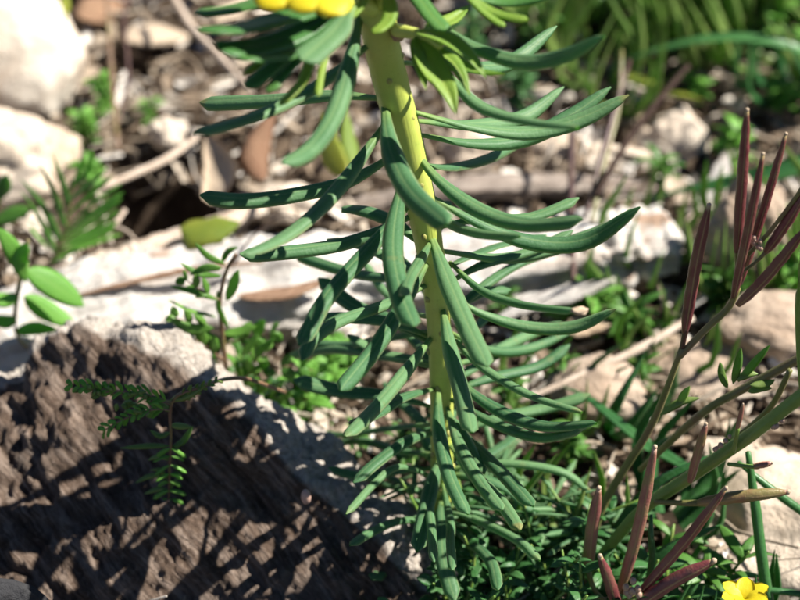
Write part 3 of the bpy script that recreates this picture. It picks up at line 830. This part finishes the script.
def nleaf(th, pts, wpx, mat, y=23.0, prof=prof_oval, curl=.1, roll=0.0, parent=None, name='leaf', thick=.025, nseg=10, ncr=4, up=V((0, -.6, 1)), fold=0.0):
    P = [at_y(p[0], p[1], p[2] if len(p) > 2 else y) for p in pts]
    if len(P) == 2: P = [P[0], (P[0] + P[1]) / 2 + V((0, 0, .03)), P[1]]
    m = MB(); leaf(m, P, wpx * 1.3 * K * 30 * P[0].y / 23.7, prof, up=up, thick=thick, curl=curl, nseg=nseg, ncr=ncr, roll=roll, fold=fold, seed=P[0].x * 7)
    return part(th, name, m, M[mat], parent)

b = at_y(588, 545, 22.9)
A = Thing('pod_plant', 'slender wild cress raising tall narrow purple seed pods at the right', 'plant', V((b.x, b.y, 0)))
stem(A, [(585, 560, 22.9), (606, 500), (648, 432), (664, 396), (682, 348)], [.06, .062, .058, .05, .042], 'olivestem')
stem(A, [(682, 348), (684, 338), (686, 328)], [.035, .04, .045], 'purplestem', name='pod_stalk')
pod(A, [(685, 332), (696, 262), (709, 205)], 17, 'pod')
stem(A, [(680, 356), (705, 330), (728, 308), (738, 288)], [.05, .05, .05, .045], 'olivestem')
stem(A, [(738, 288), (737, 260), (738, 240)], [.03, .03, .04], 'olivestem', name='pod_stalk')
pod(A, [(737, 252), (742, 180), (747, 110)], 15, 'pod')
pod(A, [(733, 300), (748, 230, 22.8), (763, 154, 22.8)], 12, 'pod')
pod(A, [(740, 284, 23.2), (765, 205, 23.3), (786, 134, 23.4)], 13, 'pod')
pod(A, [(738, 305, 22.8), (768, 275, 22.7), (806, 228, 22.6)], 15, 'pod')
pod(A, [(766, 252, 23), (785, 225, 23), (806, 192, 23)], 15, 'pod')
stem(A, [(742, 272), (756, 262), (768, 250)], [.025, .025, .03], 'olivestem', name='pod_stalk')
stem(A, [(748, 255), (775, 225), (810, 178)], [.03, .03, .03], 'olivestem', name='pod_stalk')
for k in range(7):
    m = MB(); q = at_y(759 + random.uniform(-6, 6), 243 + random.uniform(-6, 6), 22.9)
    blob(m, q, .035, .035, .045, .1, 1, 2, k); part(A, 'bud', m, M['bud'])
b = at_y(600, 620, 22.2)
B = Thing('pod_plant', 'branched cress with a thick green stem and short pinkish pods at the right', 'plant', V((b.x, b.y, 0)))
stem(B, [(590, 570, 22.3), (640, 512, 22.3), (700, 470, 22.2), (760, 428, 22.1), (815, 385, 22)], [.07, .088, .095, .098, .095], 'podstem', n=12)
stem(B, [(640, 470, 23.2), (700, 415, 23), (745, 388, 22.9), (812, 352, 22.8)], [.045, .058, .065, .07], 'olivestem')
stem(B, [(828, 100, 22.5), (804, 270, 22.3), (801, 330, 22.3), (808, 430, 22)], [.07, .08, .08], 'podstem')
pod(B, [(690, 482, 22), (698, 452, 22), (706, 424, 22)], 12, 'pinkpod')
pod(B, [(737, 430, 22), (740, 418, 22), (743, 404, 22)], 8, 'pinkpod')
stem(B, [(733, 452, 22), (736, 440, 22), (738, 428, 22)], [.035, .03, .03], 'podstem', name='pod_stalk')
stem(B, [(728, 464, 22), (745, 466, 22), (758, 467, 22)], [.03, .03, .035], 'podstem', name='pod_stalk')
pod(B, [(752, 467, 22), (762, 465, 22), (772, 463, 22)], 9, 'pinkpod')
stem(B, [(655, 502, 22.2), (680, 503, 22), (702, 503, 21.9)], [.035, .04, .05], 'olivestem', name='pod_stalk')
pod(B, [(698, 503, 21.9), (745, 496, 21.8), (788, 492, 21.8)], 19, 'olivepod')
stem(B, [(735, 440, 22.6), (770, 408, 22.5), (790, 370, 22.4)], [.05, .045, .04], 'olivestem')
for k in range(16):
    t = random.random(); m = MB()
    q = at_y(772 + t * 16, 429 - t * 12 + random.uniform(-2, 2), 22) if k < 8 else at_y(712 + t * 18, 452 - t * 14 + random.uniform(-2, 1), 22.05)
    blob(m, q, .03, .03, .04, .1, 1, 2, k); part(B, 'bud', m, M['bud'])
for p in [[(728, 388), (722, 375), (720, 362)], [(733, 384), (738, 365), (741, 348)], [(738, 382), (755, 362), (770, 345)], [(735, 380), (748, 374), (758, 374)], [(750, 385), (765, 384), (775, 380)],
          [(678, 408), (684, 395), (690, 386)], [(660, 415), (680, 402), (700, 398)], [(748, 392), (760, 388), (772, 388)]]:
    nleaf(B, p, 7, 'grass', y=22.75, prof=prof_oval)
b = at_y(632, 640, 21.2)
Cc = Thing('pod_plant', 'foreground cress with a fan of thick purple brown pods at the bottom right', 'plant', V((b.x, b.y, 0)))
stem(Cc, [(630, 680, 21.6), (629, 630, 21.5), (630, 590, 21.4)], [.08, .08, .07], 'olivestem')
pod(Cc, [(588, 571, 21.8), (592, 530, 21.8), (599, 488, 21.8)], 20, 'pinkpod')
stem(Cc, [(615, 610, 21.6), (596, 592, 21.7), (588, 570, 21.8)], [.04, .035, .04], 'olivestem', name='pod_stalk')
pod(Cc, [(620, 592, 21.5), (638, 530, 21.5), (655, 447, 21.6)], 17, 'pinkpod')
pod(Cc, [(640, 592, 21.3), (682, 545, 21.3), (726, 488, 21.3)], 15, 'pod')
pod(Cc, [(636, 606, 21.2), (675, 580, 21.2), (714, 561, 21.2)], 22, 'pod')
pod(Cc, [(622, 630, 21.3), (612, 590, 21.3), (600, 556, 21.3)], 17, 'pod')
for k in range(8):
    m = MB(); q = at_y(630 + random.uniform(-9, 9), 588 + random.uniform(-8, 10), 21.2)
    blob(m, q, .05, .05, .065, .1, 1, 2, k); part(Cc, 'bud', m, M['bud'])

def blade(th, pts, wpx, mat='rush', prof=prof_blade, fold=.25, curl=0, roll=0, name='blade'):
    P = [at_d(*p) for p in pts]; m = MB()
    leaf(m, P, wpx * K * P[0].length if False else wpx * K * (P[len(P)//2] - CAM).length, prof, up=V((0, -.3, 1)), thick=.03, curl=curl, fold=fold, nseg=18, ncr=4, roll=roll, wav=.05)
    return part(th, name, m, M[mat])
def rushes(label, tubes, base, mat='rush', cat='grass', name='rush_tuft'):
    bb = at_d(*base); th = Thing(name, label, cat, V((bb.x, bb.y, gz(bb.x, bb.y))))
    for pts, r in tubes:
        m = MB(); tube(m, [at_d(*p) for p in pts], [r, r, r * .95, r * .5], n=8); part(th, 'blade', m, M[mat])
    return th
rushes('round dark green rush stalks in front of the pale corner stone', [([(770, 615, 31), (762, 560, 30.6), (756, 510, 30.4), (748, 452, 30.2)], .085), ([(845, 540, 31), (800, 510, 30.8), (770, 488, 30.7), (738, 462, 30.7)], .065), ([(840, 602, 30.8), (800, 594, 30.8), (760, 590, 30.8), (720, 594, 31)], .05), ([(648, 585, 30.6), (652, 558, 30.4), (651, 535, 30.2), (651, 515, 30.2)], .05)], (770, 620, 31.2))

# yellow flower in the bottom right corner
b = on_ground(748, 625)
Fy = Thing('yellow_flower', 'small bright yellow flower at the bottom right edge', 'flower', b)
fc = at_y(744, 601, 20.7)
m = MB(); tube(m, [b, (b + fc) / 2 + V((.1, 0, 0)), fc], [.04, .04, .05], n=8); part(Fy, 'stem', m, M['podstem'])
for k in range(6):
    a = k * 6.283 / 6 + .4; d = V((math.cos(a), math.sin(a) * .8, .35))
    m = MB(); leaf(m, [fc, fc + d * .12 + V((0, 0, .06)), fc + d * .36 + V((0, 0, .05))], .27, prof_round, thick=.025, curl=-.2, nseg=8, ncr=6); part(Fy, 'petal', m, M['yellow'])

# ------------------------------------------------------------------ plants on the left
b = on_ground(228, 395)
Vt = Thing('vetch_sprig', 'vetch sprig with narrow folded leaflets behind the rotten log', 'plant', b)
YV = at_d(225, 330, 33.2).y
stem(Vt, [(228, 400), (226, 370), (222, 330), (220, 300), (226, 272), (236, 254)], [.04, .04, .038, .035, .03, .025], 'redstem', y=YV)
for p, wd in [([(225, 264), (208, 256), (195, 243)], 9), ([(222, 276), (200, 274), (180, 263)], 9), ([(222, 268), (205, 268), (190, 275)], 11), ([(218, 300), (195, 292), (170, 286)], 9),
              ([(216, 317), (190, 311), (168, 300)], 10), ([(214, 328), (190, 328), (169, 318)], 15), ([(218, 290), (220, 310), (229, 329)], 11), ([(228, 372), (200, 366), (168, 348)], 11),
              ([(222, 262), (228, 252), (238, 247)], 9), ([(226, 300), (234, 286), (239, 270)], 20), ([(222, 334), (240, 332), (257, 326)], 16), ([(242, 356), (250, 345), (259, 333)], 12),
              ([(254, 358), (264, 348), (275, 338)], 12), ([(216, 340), (205, 336), (195, 344)], 12), ([(220, 345), (208, 355), (202, 362)], 10), ([(212, 352), (214, 340), (202, 330)], 12), ([(222, 352), (234, 362), (240, 378)], 12)]:
    nleaf(Vt, p, wd * .58, 'vetch2', y=YV + random.uniform(-.3, .3), curl=.1, roll=random.gauss(0, .4), fold=.3)
b = on_ground(28, 345)
Br = Thing('broadleaf_weed', 'bright green weed with broad oval leaflets at the left edge', 'plant', b)
YB = at_d(30, 300, 34.6).y
stem(Br, [(45, 356), (24, 345), (15, 325), (18, 290), (25, 262), (28, 240)], [.025, .028, .035, .04, .035, .03], 'olivestem', y=YB)
for p, wd in [([(22, 272), (14, 252), (-2, 228)], 24), ([(26, 270), (52, 284), (84, 306)], 36), ([(24, 296), (46, 310), (76, 326)], 28), ([(14, 332), (34, 328), (58, 330)], 22), ([(18, 296), (6, 300), (-14, 296)], 24), ([(16, 318), (6, 322), (-10, 318)], 18), ([(28, 244), (20, 260), (26, 282)], 22)]:
    nleaf(Br, p, wd * .6, 'bright', y=YB + random.uniform(-.2, .2), curl=.05, roll=random.gauss(0, .2), ncr=6, nseg=12)
b = on_ground(50, 290)
Sp = Thing('spiky_weed', 'spiky weed with narrow folded leaves fanned above the white branch', 'plant', b)
YS = at_d(65, 230, 37).y
stem(Sp, [(35, 290), (52, 262), (66, 225), (72, 180)], [.04, .045, .04, .03], 'olivestem', y=YS)
for p, wd in [([(56, 252), (38, 215), (20, 190)], 7), ([(60, 240), (42, 205), (20, 178)], 9), ([(64, 225), (54, 192), (38, 162)], 8), ([(68, 205), (62, 180), (52, 153)], 7), ([(66, 230), (92, 205), (122, 184)], 17), ([(62, 240), (92, 222), (122, 198)], 18),
              ([(60, 248), (90, 236), (118, 222)], 16), ([(58, 256), (90, 245), (122, 234)], 13), ([(70, 200), (90, 185), (108, 168)], 10), ([(50, 250), (40, 240), (30, 228)], 14), ([(72, 190), (80, 170), (85, 155)], 12), ([(72, 185), (88, 172), (92, 150)], 14), ([(52, 262), (66, 255), (80, 246)], 14), ([(64, 235), (92, 214), (124, 192)], 14), ([(61, 244), (92, 230), (120, 210)], 15), ([(59, 252), (92, 240), (116, 228)], 13), ([(68, 215), (88, 196), (112, 176)], 12)]:
    nleaf(Sp, p, wd * (.7 if wd < 12 else .3), 'vetch' if wd < 12 else 'bright', y=YS + random.uniform(-.3, .3), prof=prof_blade if wd < 12 else prof_spurge, fold=.3, roll=random.gauss(0, .3))
b = on_ground(0, 240)
De = Thing('broadleaf_weed', 'dark green leaves poking in at the left edge below the cream rock', 'plant', b)
YD = at_d(5, 210, 37.4).y
stem(De, [(-14, 250), (-8, 225), (0, 200)], [.04, .04, .03], 'olivestem', y=YD)
for p, wd in [([(-6, 222), (10, 215), (30, 208)], 20), ([(-8, 205), (0, 190), (8, 174)], 16), ([(-8, 195), (4, 190), (10, 178)], 14)]:
    nleaf(De, p, wd * .7, 'vetch', y=YD)
def pinnate(th, path, n, lpx, wpx, mat, y, ang=1.0, stemr=.014, stemmat='redstem', prof=prof_oval):
    C = crv([V((p[0], p[1], 0)) for p in path], n)
    stem(th, [(c.x, c.y) for c in C[::max(1, n // 4)]], [stemr, stemr, stemr * .6], stemmat, y=y, n=6, name='leaf_stalk')
    for i in range(1, n + 1):
        T = (C[i] - C[i - 1]).normalized(); a0 = math.atan2(T.y, T.x)
        for sgn in (-1, 1):
            a = a0 + sgn * ang * random.uniform(.75, 1.15); l = lpx * random.uniform(.7, 1.1) * (1 - .35 * i / n)
            dy = random.uniform(-.12, .12)
            q = [(C[i].x, C[i].y, y), (C[i].x + math.cos(a) * l * .5, C[i].y + math.sin(a) * l * .5 - 1, y + dy * .5), (C[i].x + math.cos(a) * l, C[i].y + math.sin(a) * l, y + dy)]
            nleaf(th, q, wpx * random.uniform(.8, 1.2), mat, nseg=6, prof=prof, roll=random.gauss(0, .4), fold=.2)
pinnate(Vt, [(222, 330), (200, 326), (176, 318)], 3, 22, 6.5, 'vetch2', YV, ang=.8)
pinnate(Vt, [(220, 300), (204, 292), (186, 280)], 3, 20, 6, 'vetch2', YV - .2, ang=.8)
pinnate(Vt, [(224, 345), (246, 338), (270, 334)], 3, 24, 9, 'vetch2', YV + .3, ang=.8)
pinnate(Vt, [(226, 372), (210, 364), (192, 354)], 3, 22, 6.5, 'vetch2', YV, ang=.8)
pinnate(Vt, [(228, 385), (256, 372), (290, 366), (318, 372)], 5, 22, 9, 'vetch', YV + .2, ang=.9)
pinnate(Vt, [(228, 392), (262, 394), (296, 402)], 5, 22, 9, 'vetch2', YV + .1, ang=.9)
pinnate(Vt, [(224, 360), (205, 346), (184, 334)], 4, 22, 7, 'vetch2', YV - .15, ang=.8)
pinnate(Vt, [(236, 395), (250, 372), (262, 350)], 4, 22, 8, 'vetch2', YV + .1, ang=.8)
pinnate(Vt, [(300, 420), (306, 395), (312, 372)], 5, 20, 8, 'bright', YV + .4, ang=.9)
pinnate(Vt, [(240, 400), (270, 412), (300, 430)], 4, 20, 9, 'bright', YV + .1, ang=.9)
# sprig lying on the rotten log
b = at_d(168, 400, 31.6)
Sg = Thing('needle_sprig', 'thin drooping sprig with tiny needle leaves over the face of the rotten log', 'plant', b)
YG = at_d(168, 440, 30.9).y
stem(Sg, [(285, 392, YG + 1.6), (240, 378, YG + .7), (196, 388), (172, 402), (171, 440), (169, 475), (170, 508)], [.03, .03, .028, .026, .02, .012], 'redstem', y=YG)
for p, wd in [([(171, 446), (148, 446), (120, 448)], 5), ([(171, 447), (182, 442), (193, 426)], 6), ([(170, 474), (150, 476), (135, 483)], 5), ([(170, 476), (176, 474), (182, 476)], 5), ([(169, 490), (158, 489), (144, 494)], 5), ([(170, 425), (180, 426), (192, 427)], 6), ([(170, 400), (188, 394), (206, 385)], 9), ([(171, 460), (160, 456), (148, 460)], 5), ([(169, 492), (172, 484), (178, 478)], 4), ([(172, 412), (160, 405), (148, 412)], 6), ([(171, 432), (160, 436), (150, 430)], 5), ([(169, 480), (160, 470), (150, 470)], 4)]:
    nleaf(Sg, p, wd, 'grass', y=YG, prof=prof_oval, nseg=6)
stem(Sg, [(172, 404), (140, 396), (110, 392), (80, 388)], [.022, .02, .018, .012], 'olivestem', y=YG, name='twiglet')
for k in range(34):
    t = random.random(); x = 84 + 64 * t; y = 389 + 6 * t + (random.choice((0, 1)) * 22 * t)
    a = random.uniform(0, 6.28); l = random.uniform(8, 15)
    nleaf(Sg, [(x, y), (x + math.cos(a) * l, y + math.sin(a) * l * .6)], 4.5, 'grass', y=YG + random.uniform(-.15, .12), nseg=5, ncr=2)
pinnate(Sg, [(172, 402), (148, 395), (112, 390), (72, 386)], 14, 16, 3.6, 'bright', YG - .05, ang=.7, prof=prof_spurge)
pinnate(Sg, [(170, 410), (150, 410), (122, 420), (105, 430)], 10, 15, 3.6, 'bright', YG - .1, ang=.7, prof=prof_spurge)
pinnate(Sg, [(171, 440), (170, 470), (168, 508)], 8, 22, 3.6, 'bright', YG - .05, ang=1.25, prof=prof_spurge)
pinnate(Sg, [(174, 402), (190, 394), (215, 382)], 6, 12, 3, 'grass', YG, ang=.7, prof=prof_spurge)
m = MB(); c = at_d(306, 497, 31.0); blob(m, c, .075, .07, .14, .05, 1, 3, 2)
single('seed', 'small pinkish seed stuck on the upper right rim of the rotten log', 'seed', m, M['seed'], V((c.x, c.y, c.z - .12)))

# ------------------------------------------------------------------ shared small leaves for the background weeds and the ground cover
def unit_leaf(name, prof, mat, fold=.15, curl=.0, w=.45, bend=.12):
    m = MB(); leaf(m, [V((0, 0, 0)), V((.5, 0, bend)), V((1, 0, 0))], w, prof, thick=.05, curl=curl, fold=fold, nseg=6, ncr=4)
    me = m.mesh(name, mat); return me
UL = {'cover': unit_leaf('leaf', prof_oval, M['cover'], w=.36), 'round': unit_leaf('leaf', prof_round, M['cover'], w=.62), 'vetch': unit_leaf('leaf', prof_oval, M['vetch'], w=.3), 'bright': unit_leaf('leaf', prof_ovate, M['bright'], w=.5),
      'narrow': unit_leaf('leaf', prof_spurge, M['spurge'], w=.125, fold=0, curl=.3, bend=.06), 'grassy': unit_leaf('leaf', prof_blade, M['grass'], w=.10, bend=.25), 'darkgrass': unit_leaf('leaf', prof_blade, M['rush'], w=.09, bend=.25)}
def put(th, mesh, p, d, up, L, name='leaf', wide=1.0):
    d = d.normalized(); X = d; Yv = up.cross(X)
    if Yv.length < .05: Yv = V((0, 1, 0)).cross(X)
    Yv.normalize(); Z = X.cross(Yv)
    o = bpy.data.objects.new(name, mesh); link(o, th.o)
    mt = Matrix((X, Yv, Z)).transposed().to_4x4()
    mt = Matrix.Translation((p - th.base) * S) @ mt @ Matrix.Diagonal((L, L * wide, L, 1))
    o.matrix_local = mt
    return o
def weed(label, px, py, h, n, kind, L, rnd, lean=(0, 0), group=None, stemmat='podstem', name='small_weed', up=0.0, spread_=.9):
    b = on_ground(px, py); th = Thing(name, label, 'plant', b, group)
    nst = max(1, n // 14)
    for s in range(nst):
        top = b + V((lean[0] + rnd.gauss(0, .35) * h * (s > 0), lean[1] + rnd.gauss(0, .35) * h * (s > 0), h * rnd.uniform(.75, 1.1)))
        md = (b + top) / 2 + V((rnd.gauss(0, .1), rnd.gauss(0, .1), .05)) * h
        m = MB(); C = tube(m, [b, md, top], [.035, .03, .018], n=6, seg=10); part(th, 'stem', m, M[stemmat])
        k0 = n // nst
        for k in range(k0):
            t = .18 + .82 * (k + rnd.random()) / k0
            p = C[min(10, int(t * 10))]
            a = k * 2.4 + rnd.uniform(-.4, .4)
            d = V((math.cos(a), math.sin(a), rnd.uniform(-.1, .75) * spread_))
            put(th, UL[kind], p, d, V((rnd.gauss(0, .35), rnd.gauss(0, .35), 1)), L * rnd.uniform(.65, 1.15))
    return th
def tuft(label, px, py, h, n, kind, rnd, lean=(0, 0), spr=.6, wide=1.0, name='grass_tuft'):
    b = on_ground(px, py); th = Thing(name, label, 'grass', b)
    for k in range(n):
        a = rnd.uniform(0, 6.28); q = b + V((math.cos(a), math.sin(a), 0)) * rnd.uniform(0, .25)
        d = V((math.cos(a) * spr * rnd.random() + lean[0], math.sin(a) * spr * rnd.random() + lean[1], 1))
        put(th, UL[kind], q, d, V((math.cos(a), math.sin(a), .3)), h * rnd.uniform(.6, 1.1), 'blade', wide)
    return th
rn = random.Random(12)
# dense ground cover round the foot of the spurge
for label, px, py, h, n, kind, L in [
    ('dark small-leaved ground cover right below the spurge stem', 470, 600, 1.3, 42, 'cover', .42),
    ('small-leaved ground cover at the bottom edge under the stem', 440, 640, 1.5, 42, 'cover', .4),
    ('small-leaved ground cover at the bottom edge right of the stem', 500, 650, 1.7, 48, 'cover', .42),
    ('round-leaved ground cover catching sunlight left of the thick pods', 540, 620, 1.6, 42, 'round', .34),
    ('ground cover with tiny round leaves in the bottom centre', 480, 680, 1.7, 48, 'round', .3),
    ('narrow-leaved green shoots in front of the lowest spurge leaves', 545, 560, 1.5, 36, 'narrow', 1.0),
    ('narrow-leaved shoots between the spurge and the brown pods', 580, 590, 1.5, 36, 'narrow', .9),
    ('leafy ground cover behind the foreground pods', 610, 610, 1.4, 42, 'cover', .5),
    ('leafy ground cover at the bottom between the pods', 650, 640, 1.6, 42, 'cover', .6),
    ('small-leaved ground cover under the bottom purple pods', 580, 690, 2.0, 48, 'cover', .42),
    ('leafy shoots left of the yellow flower', 690, 640, 1.5, 36, 'vetch', .65),
    ('green shoots around the yellow flower', 735, 650, 1.0, 24, 'vetch', .7),
    ('narrow shoots at the spurge foot on the left', 420, 560, 1.0, 28, 'narrow', .8),
    ('dark shoots behind the spurge foot', 500, 520, 1.2, 32, 'narrow', .8),
    ('dense fine foliage hiding the foot of the spurge stem', 452, 572, 1.7, 44, 'narrow', .7),
    ('fine bright foliage right of the spurge foot', 520, 590, 1.8, 44, 'cover', .4),
    ('tiny oval leaves in front of the spurge foot', 462, 625, 1.9, 44, 'round', .3),
    ('fine foliage at the bottom edge left of the foreground pods', 555, 655, 2.2, 44, 'cover', .4)]:
    weed(label, px, py, h, int(n * 1.3), kind, L * .9, rn, name='ground_cover')
# weeds between log, white branch and spurge
for label, px, py, h, n, kind, L in [
    ('green leafy weed beside the rim of the rotten log', 262, 425, 1.0, 34, 'cover', .5),
    ('bright clover-like weed left of the hanging spurge leaves', 305, 425, 1.1, 30, 'bright', .6),
    ('small weed in the gap behind the rotten log', 240, 400, .9, 30, 'vetch', .5),
    ('low green weed under the left spurge leaves', 330, 400, 1.0, 30, 'bright', .55),
    ('pale green weed below the white branch left of the stem', 345, 380, .8, 24, 'bright', .6),
    ('low weed at the left foot of the spurge', 400, 470, 1.0, 30, 'vetch', .5),
    ('small leafy weed right of the spurge stem', 500, 420, .9, 26, 'vetch', .5),
    ('broad-leaved weed below the right end of the white branch', 585, 330, .9, 16, 'bright', .9),
    ('green weed with long leaves right of the withered spurge tip', 630, 345, .9, 22, 'vetch', .9),
    ('small weed with pale leaves beside the slanting straw', 560, 400, .9, 24, 'vetch', .5),
    ('leafy weed below the slanting straw', 575, 470, 1.1, 28, 'vetch', .55),
    ('low weed behind the tall purple pods', 720, 320, 1.0, 26, 'vetch', .7),
    ('green weed at the right edge behind the pods', 785, 300, 1.2, 26, 'bright', .6),
    ('pale green weed in front of the bleached stone', 735, 165, .9, 20, 'bright', .6),
    ('green weed in the shadow at the right of the dark stalk', 655, 190, .9, 18, 'vetch', .6),
    ('small weed with light leaves beside the cream rock', 85, 150, 1.0, 20, 'bright', .45),
    ('yellowish weed right of the white rock', 105, 120, 1.1, 22, 'bright', .45),
    ('small weed behind the spiky weed', 90, 200, 1.0, 22, 'bright', .45),
    ('scattered green weed in the upper left litter', 150, 130, .7, 14, 'bright', .4),
    ('leafy weed at the top behind the spurge top', 470, 60, 1.2, 28, 'cover', .6),
    ('leafy weed behind the upper right spurge leaves', 540, 60, 1.6, 32, 'vetch', .7),
    ('green weed at the top edge right of the spurge', 510, 20, 1.8, 32, 'bright', .6),
    ('leafy weed at the upper right by the dry stalks', 610, 60, 1.6, 32, 'vetch', .7),
    ('bright weed at the top edge near the dry stalk', 640, 10, 1.5, 30, 'bright', .7),
    ('bright weed in the grass at the top right', 700, 20, 1.3, 28, 'bright', .7),
    ('green weed near the top right corner', 770, 60, 1.2, 28, 'bright', .6),
    ('weed at the right edge above the purple pods', 780, 120, 1.0, 22, 'bright', .6),
    ('small weed under the white branch right of the stem', 505, 325, .7, 22, 'vetch', .45),
    ('small weed between the straw and the pod stems', 640, 400, .8, 24, 'vetch', .45),
    ('green weed above the bleached stone', 690, 110, .9, 20, 'bright', .5),
    ('dark weed under the upper right spurge leaves', 520, 110, 1.0, 26, 'cover', .55),
    ('low weed below the top of the rotten log rim', 285, 455, .7, 20, 'cover', .4),
    ('tiny weed in the litter left of the spurge foot', 360, 455, .6, 18, 'vetch', .4)]:
    weed(label, px, py, h, n, kind, L * .8, rn)
for label, px, py, h, n, kind, lean, wide in [
    ('grass tuft at the top edge right of the spurge', 570, 20, 3.2, 16, 'grassy', (.2, 0), 1.1),
    ('fine grass tuft behind the upper right spurge tips', 600, 90, 2.6, 14, 'grassy', (-.1, 0), .9),
    ('grass tuft leaning over the dry stalk at the top', 650, 30, 3.5, 16, 'grassy', (.4, -.1), 1.1),
    ('grass tuft at the top right above the long dark blade', 720, 15, 3.2, 18, 'grassy', (-.2, -.2), 1.2),
    ('grass tuft in the top right corner', 785, 20, 3.5, 18, 'grassy', (.2, -.2), 1.3),
    ('dark grass tuft at the right edge behind the pods', 790, 110, 2.2, 12, 'darkgrass', (-.3, 0), 1.0),
    ('thin grass tuft at the right below the white branch', 640, 330, 1.8, 10, 'grassy', (-.3, -.2), 1.0),
    ('short grass tuft under the slanting straw', 610, 430, 1.8, 10, 'darkgrass', (.4, 0), 1.3),
    ('grass tuft behind the foreground pods', 665, 540, 2.4, 12, 'darkgrass', (.3, 0), 1.2),
    ('grass tuft at the bottom edge right of the pods', 705, 640, 2.0, 12, 'darkgrass', (.1, 0), 1.2),
    ('grass tuft at the foot of the spurge on the right', 560, 540, 2.0, 12, 'grassy', (.2, 0), .9),
    ('tall grass tuft behind the bleached stone', 700, 60, 3.4, 18, 'grassy', (-.3, -.2), .8),
    ('tall grass tuft right of the top of the spurge', 530, 30, 3.0, 16, 'grassy', (.3, -.1), .8),
    ('tall thin grass at the top edge above the dark stalk', 690, -10, 4.0, 18, 'grassy', (.1, -.3), .9),
    ('yellow green grass tuft at the right edge', 800, 70, 3.0, 16, 'grassy', (-.5, -.2), 1.0),
    ('thin grass left of the tall purple pod', 655, 270, 2.4, 12, 'grassy', (.1, -.2), .7),
    ('thin grass behind the branched pods', 740, 290, 2.4, 12, 'grassy', (-.2, -.1), .7),
    ('sparse grass under the straw', 545, 430, 1.8, 10, 'grassy', (.3, 0), .7),
    ('wispy grass in the litter between straw and white branch', 650, 380, 2.0, 10, 'grassy', (.4, -.1), .5),
    ('wispy grass behind the bleached wood slab', 615, 110, 2.8, 12, 'grassy', (.2, -.1), .5),
    ('wispy grass right of the brown stone', 775, 260, 2.4, 12, 'grassy', (-.3, -.2), .6)]:
    tuft(label, px, py, h, n, kind, rn, lean, wide=wide)
def long_blade(label, pts, wpx, mat, base):
    bb = at_d(*base); th = Thing('grass_tuft', label, 'grass', V((bb.x, bb.y, gz(bb.x, bb.y))))
    for p, q in zip(pts, wpx): blade(th, p, q, mat)
    return th
long_blade('long arching dark grass blade at the top right', [[(860, 85, 42), (800, 50, 41), (730, 37, 41), (650, 52, 41.5), (610, 70, 42)]], [17], 'rush', (860, 90, 42))
long_blade('long grass blade crossing behind the purple pods', [[(860, 140, 38), (800, 162, 38), (720, 182, 38.5), (640, 200, 39)], [(860, 150, 38.5), (800, 172, 38.5), (720, 188, 39), (660, 192, 39.5)]], [17, 12], 'rush', (860, 150, 39))
long_blade('broad light green grass blade at the top right', [[(640, 40, 45), (680, 32, 45), (730, 18, 45.5), (790, 2, 46)], [(660, 44, 45), (720, 28, 45.5), (800, 18, 46)]], [22, 16], 'grass', (640, 45, 46))
long_blade('dark grass blades behind the thick pod stem', [[(690, 470, 33), (640, 440, 33.5), (590, 400, 34), (560, 385, 34.6)], [(610, 540, 32), (650, 490, 31.6), (690, 466, 31.4), (730, 448, 31.4)], [(640, 572, 31), (670, 550, 30.8), (700, 534, 30.7), (722, 524, 30.7)]], [14, 15, 15], 'rush', (640, 560, 32.4))
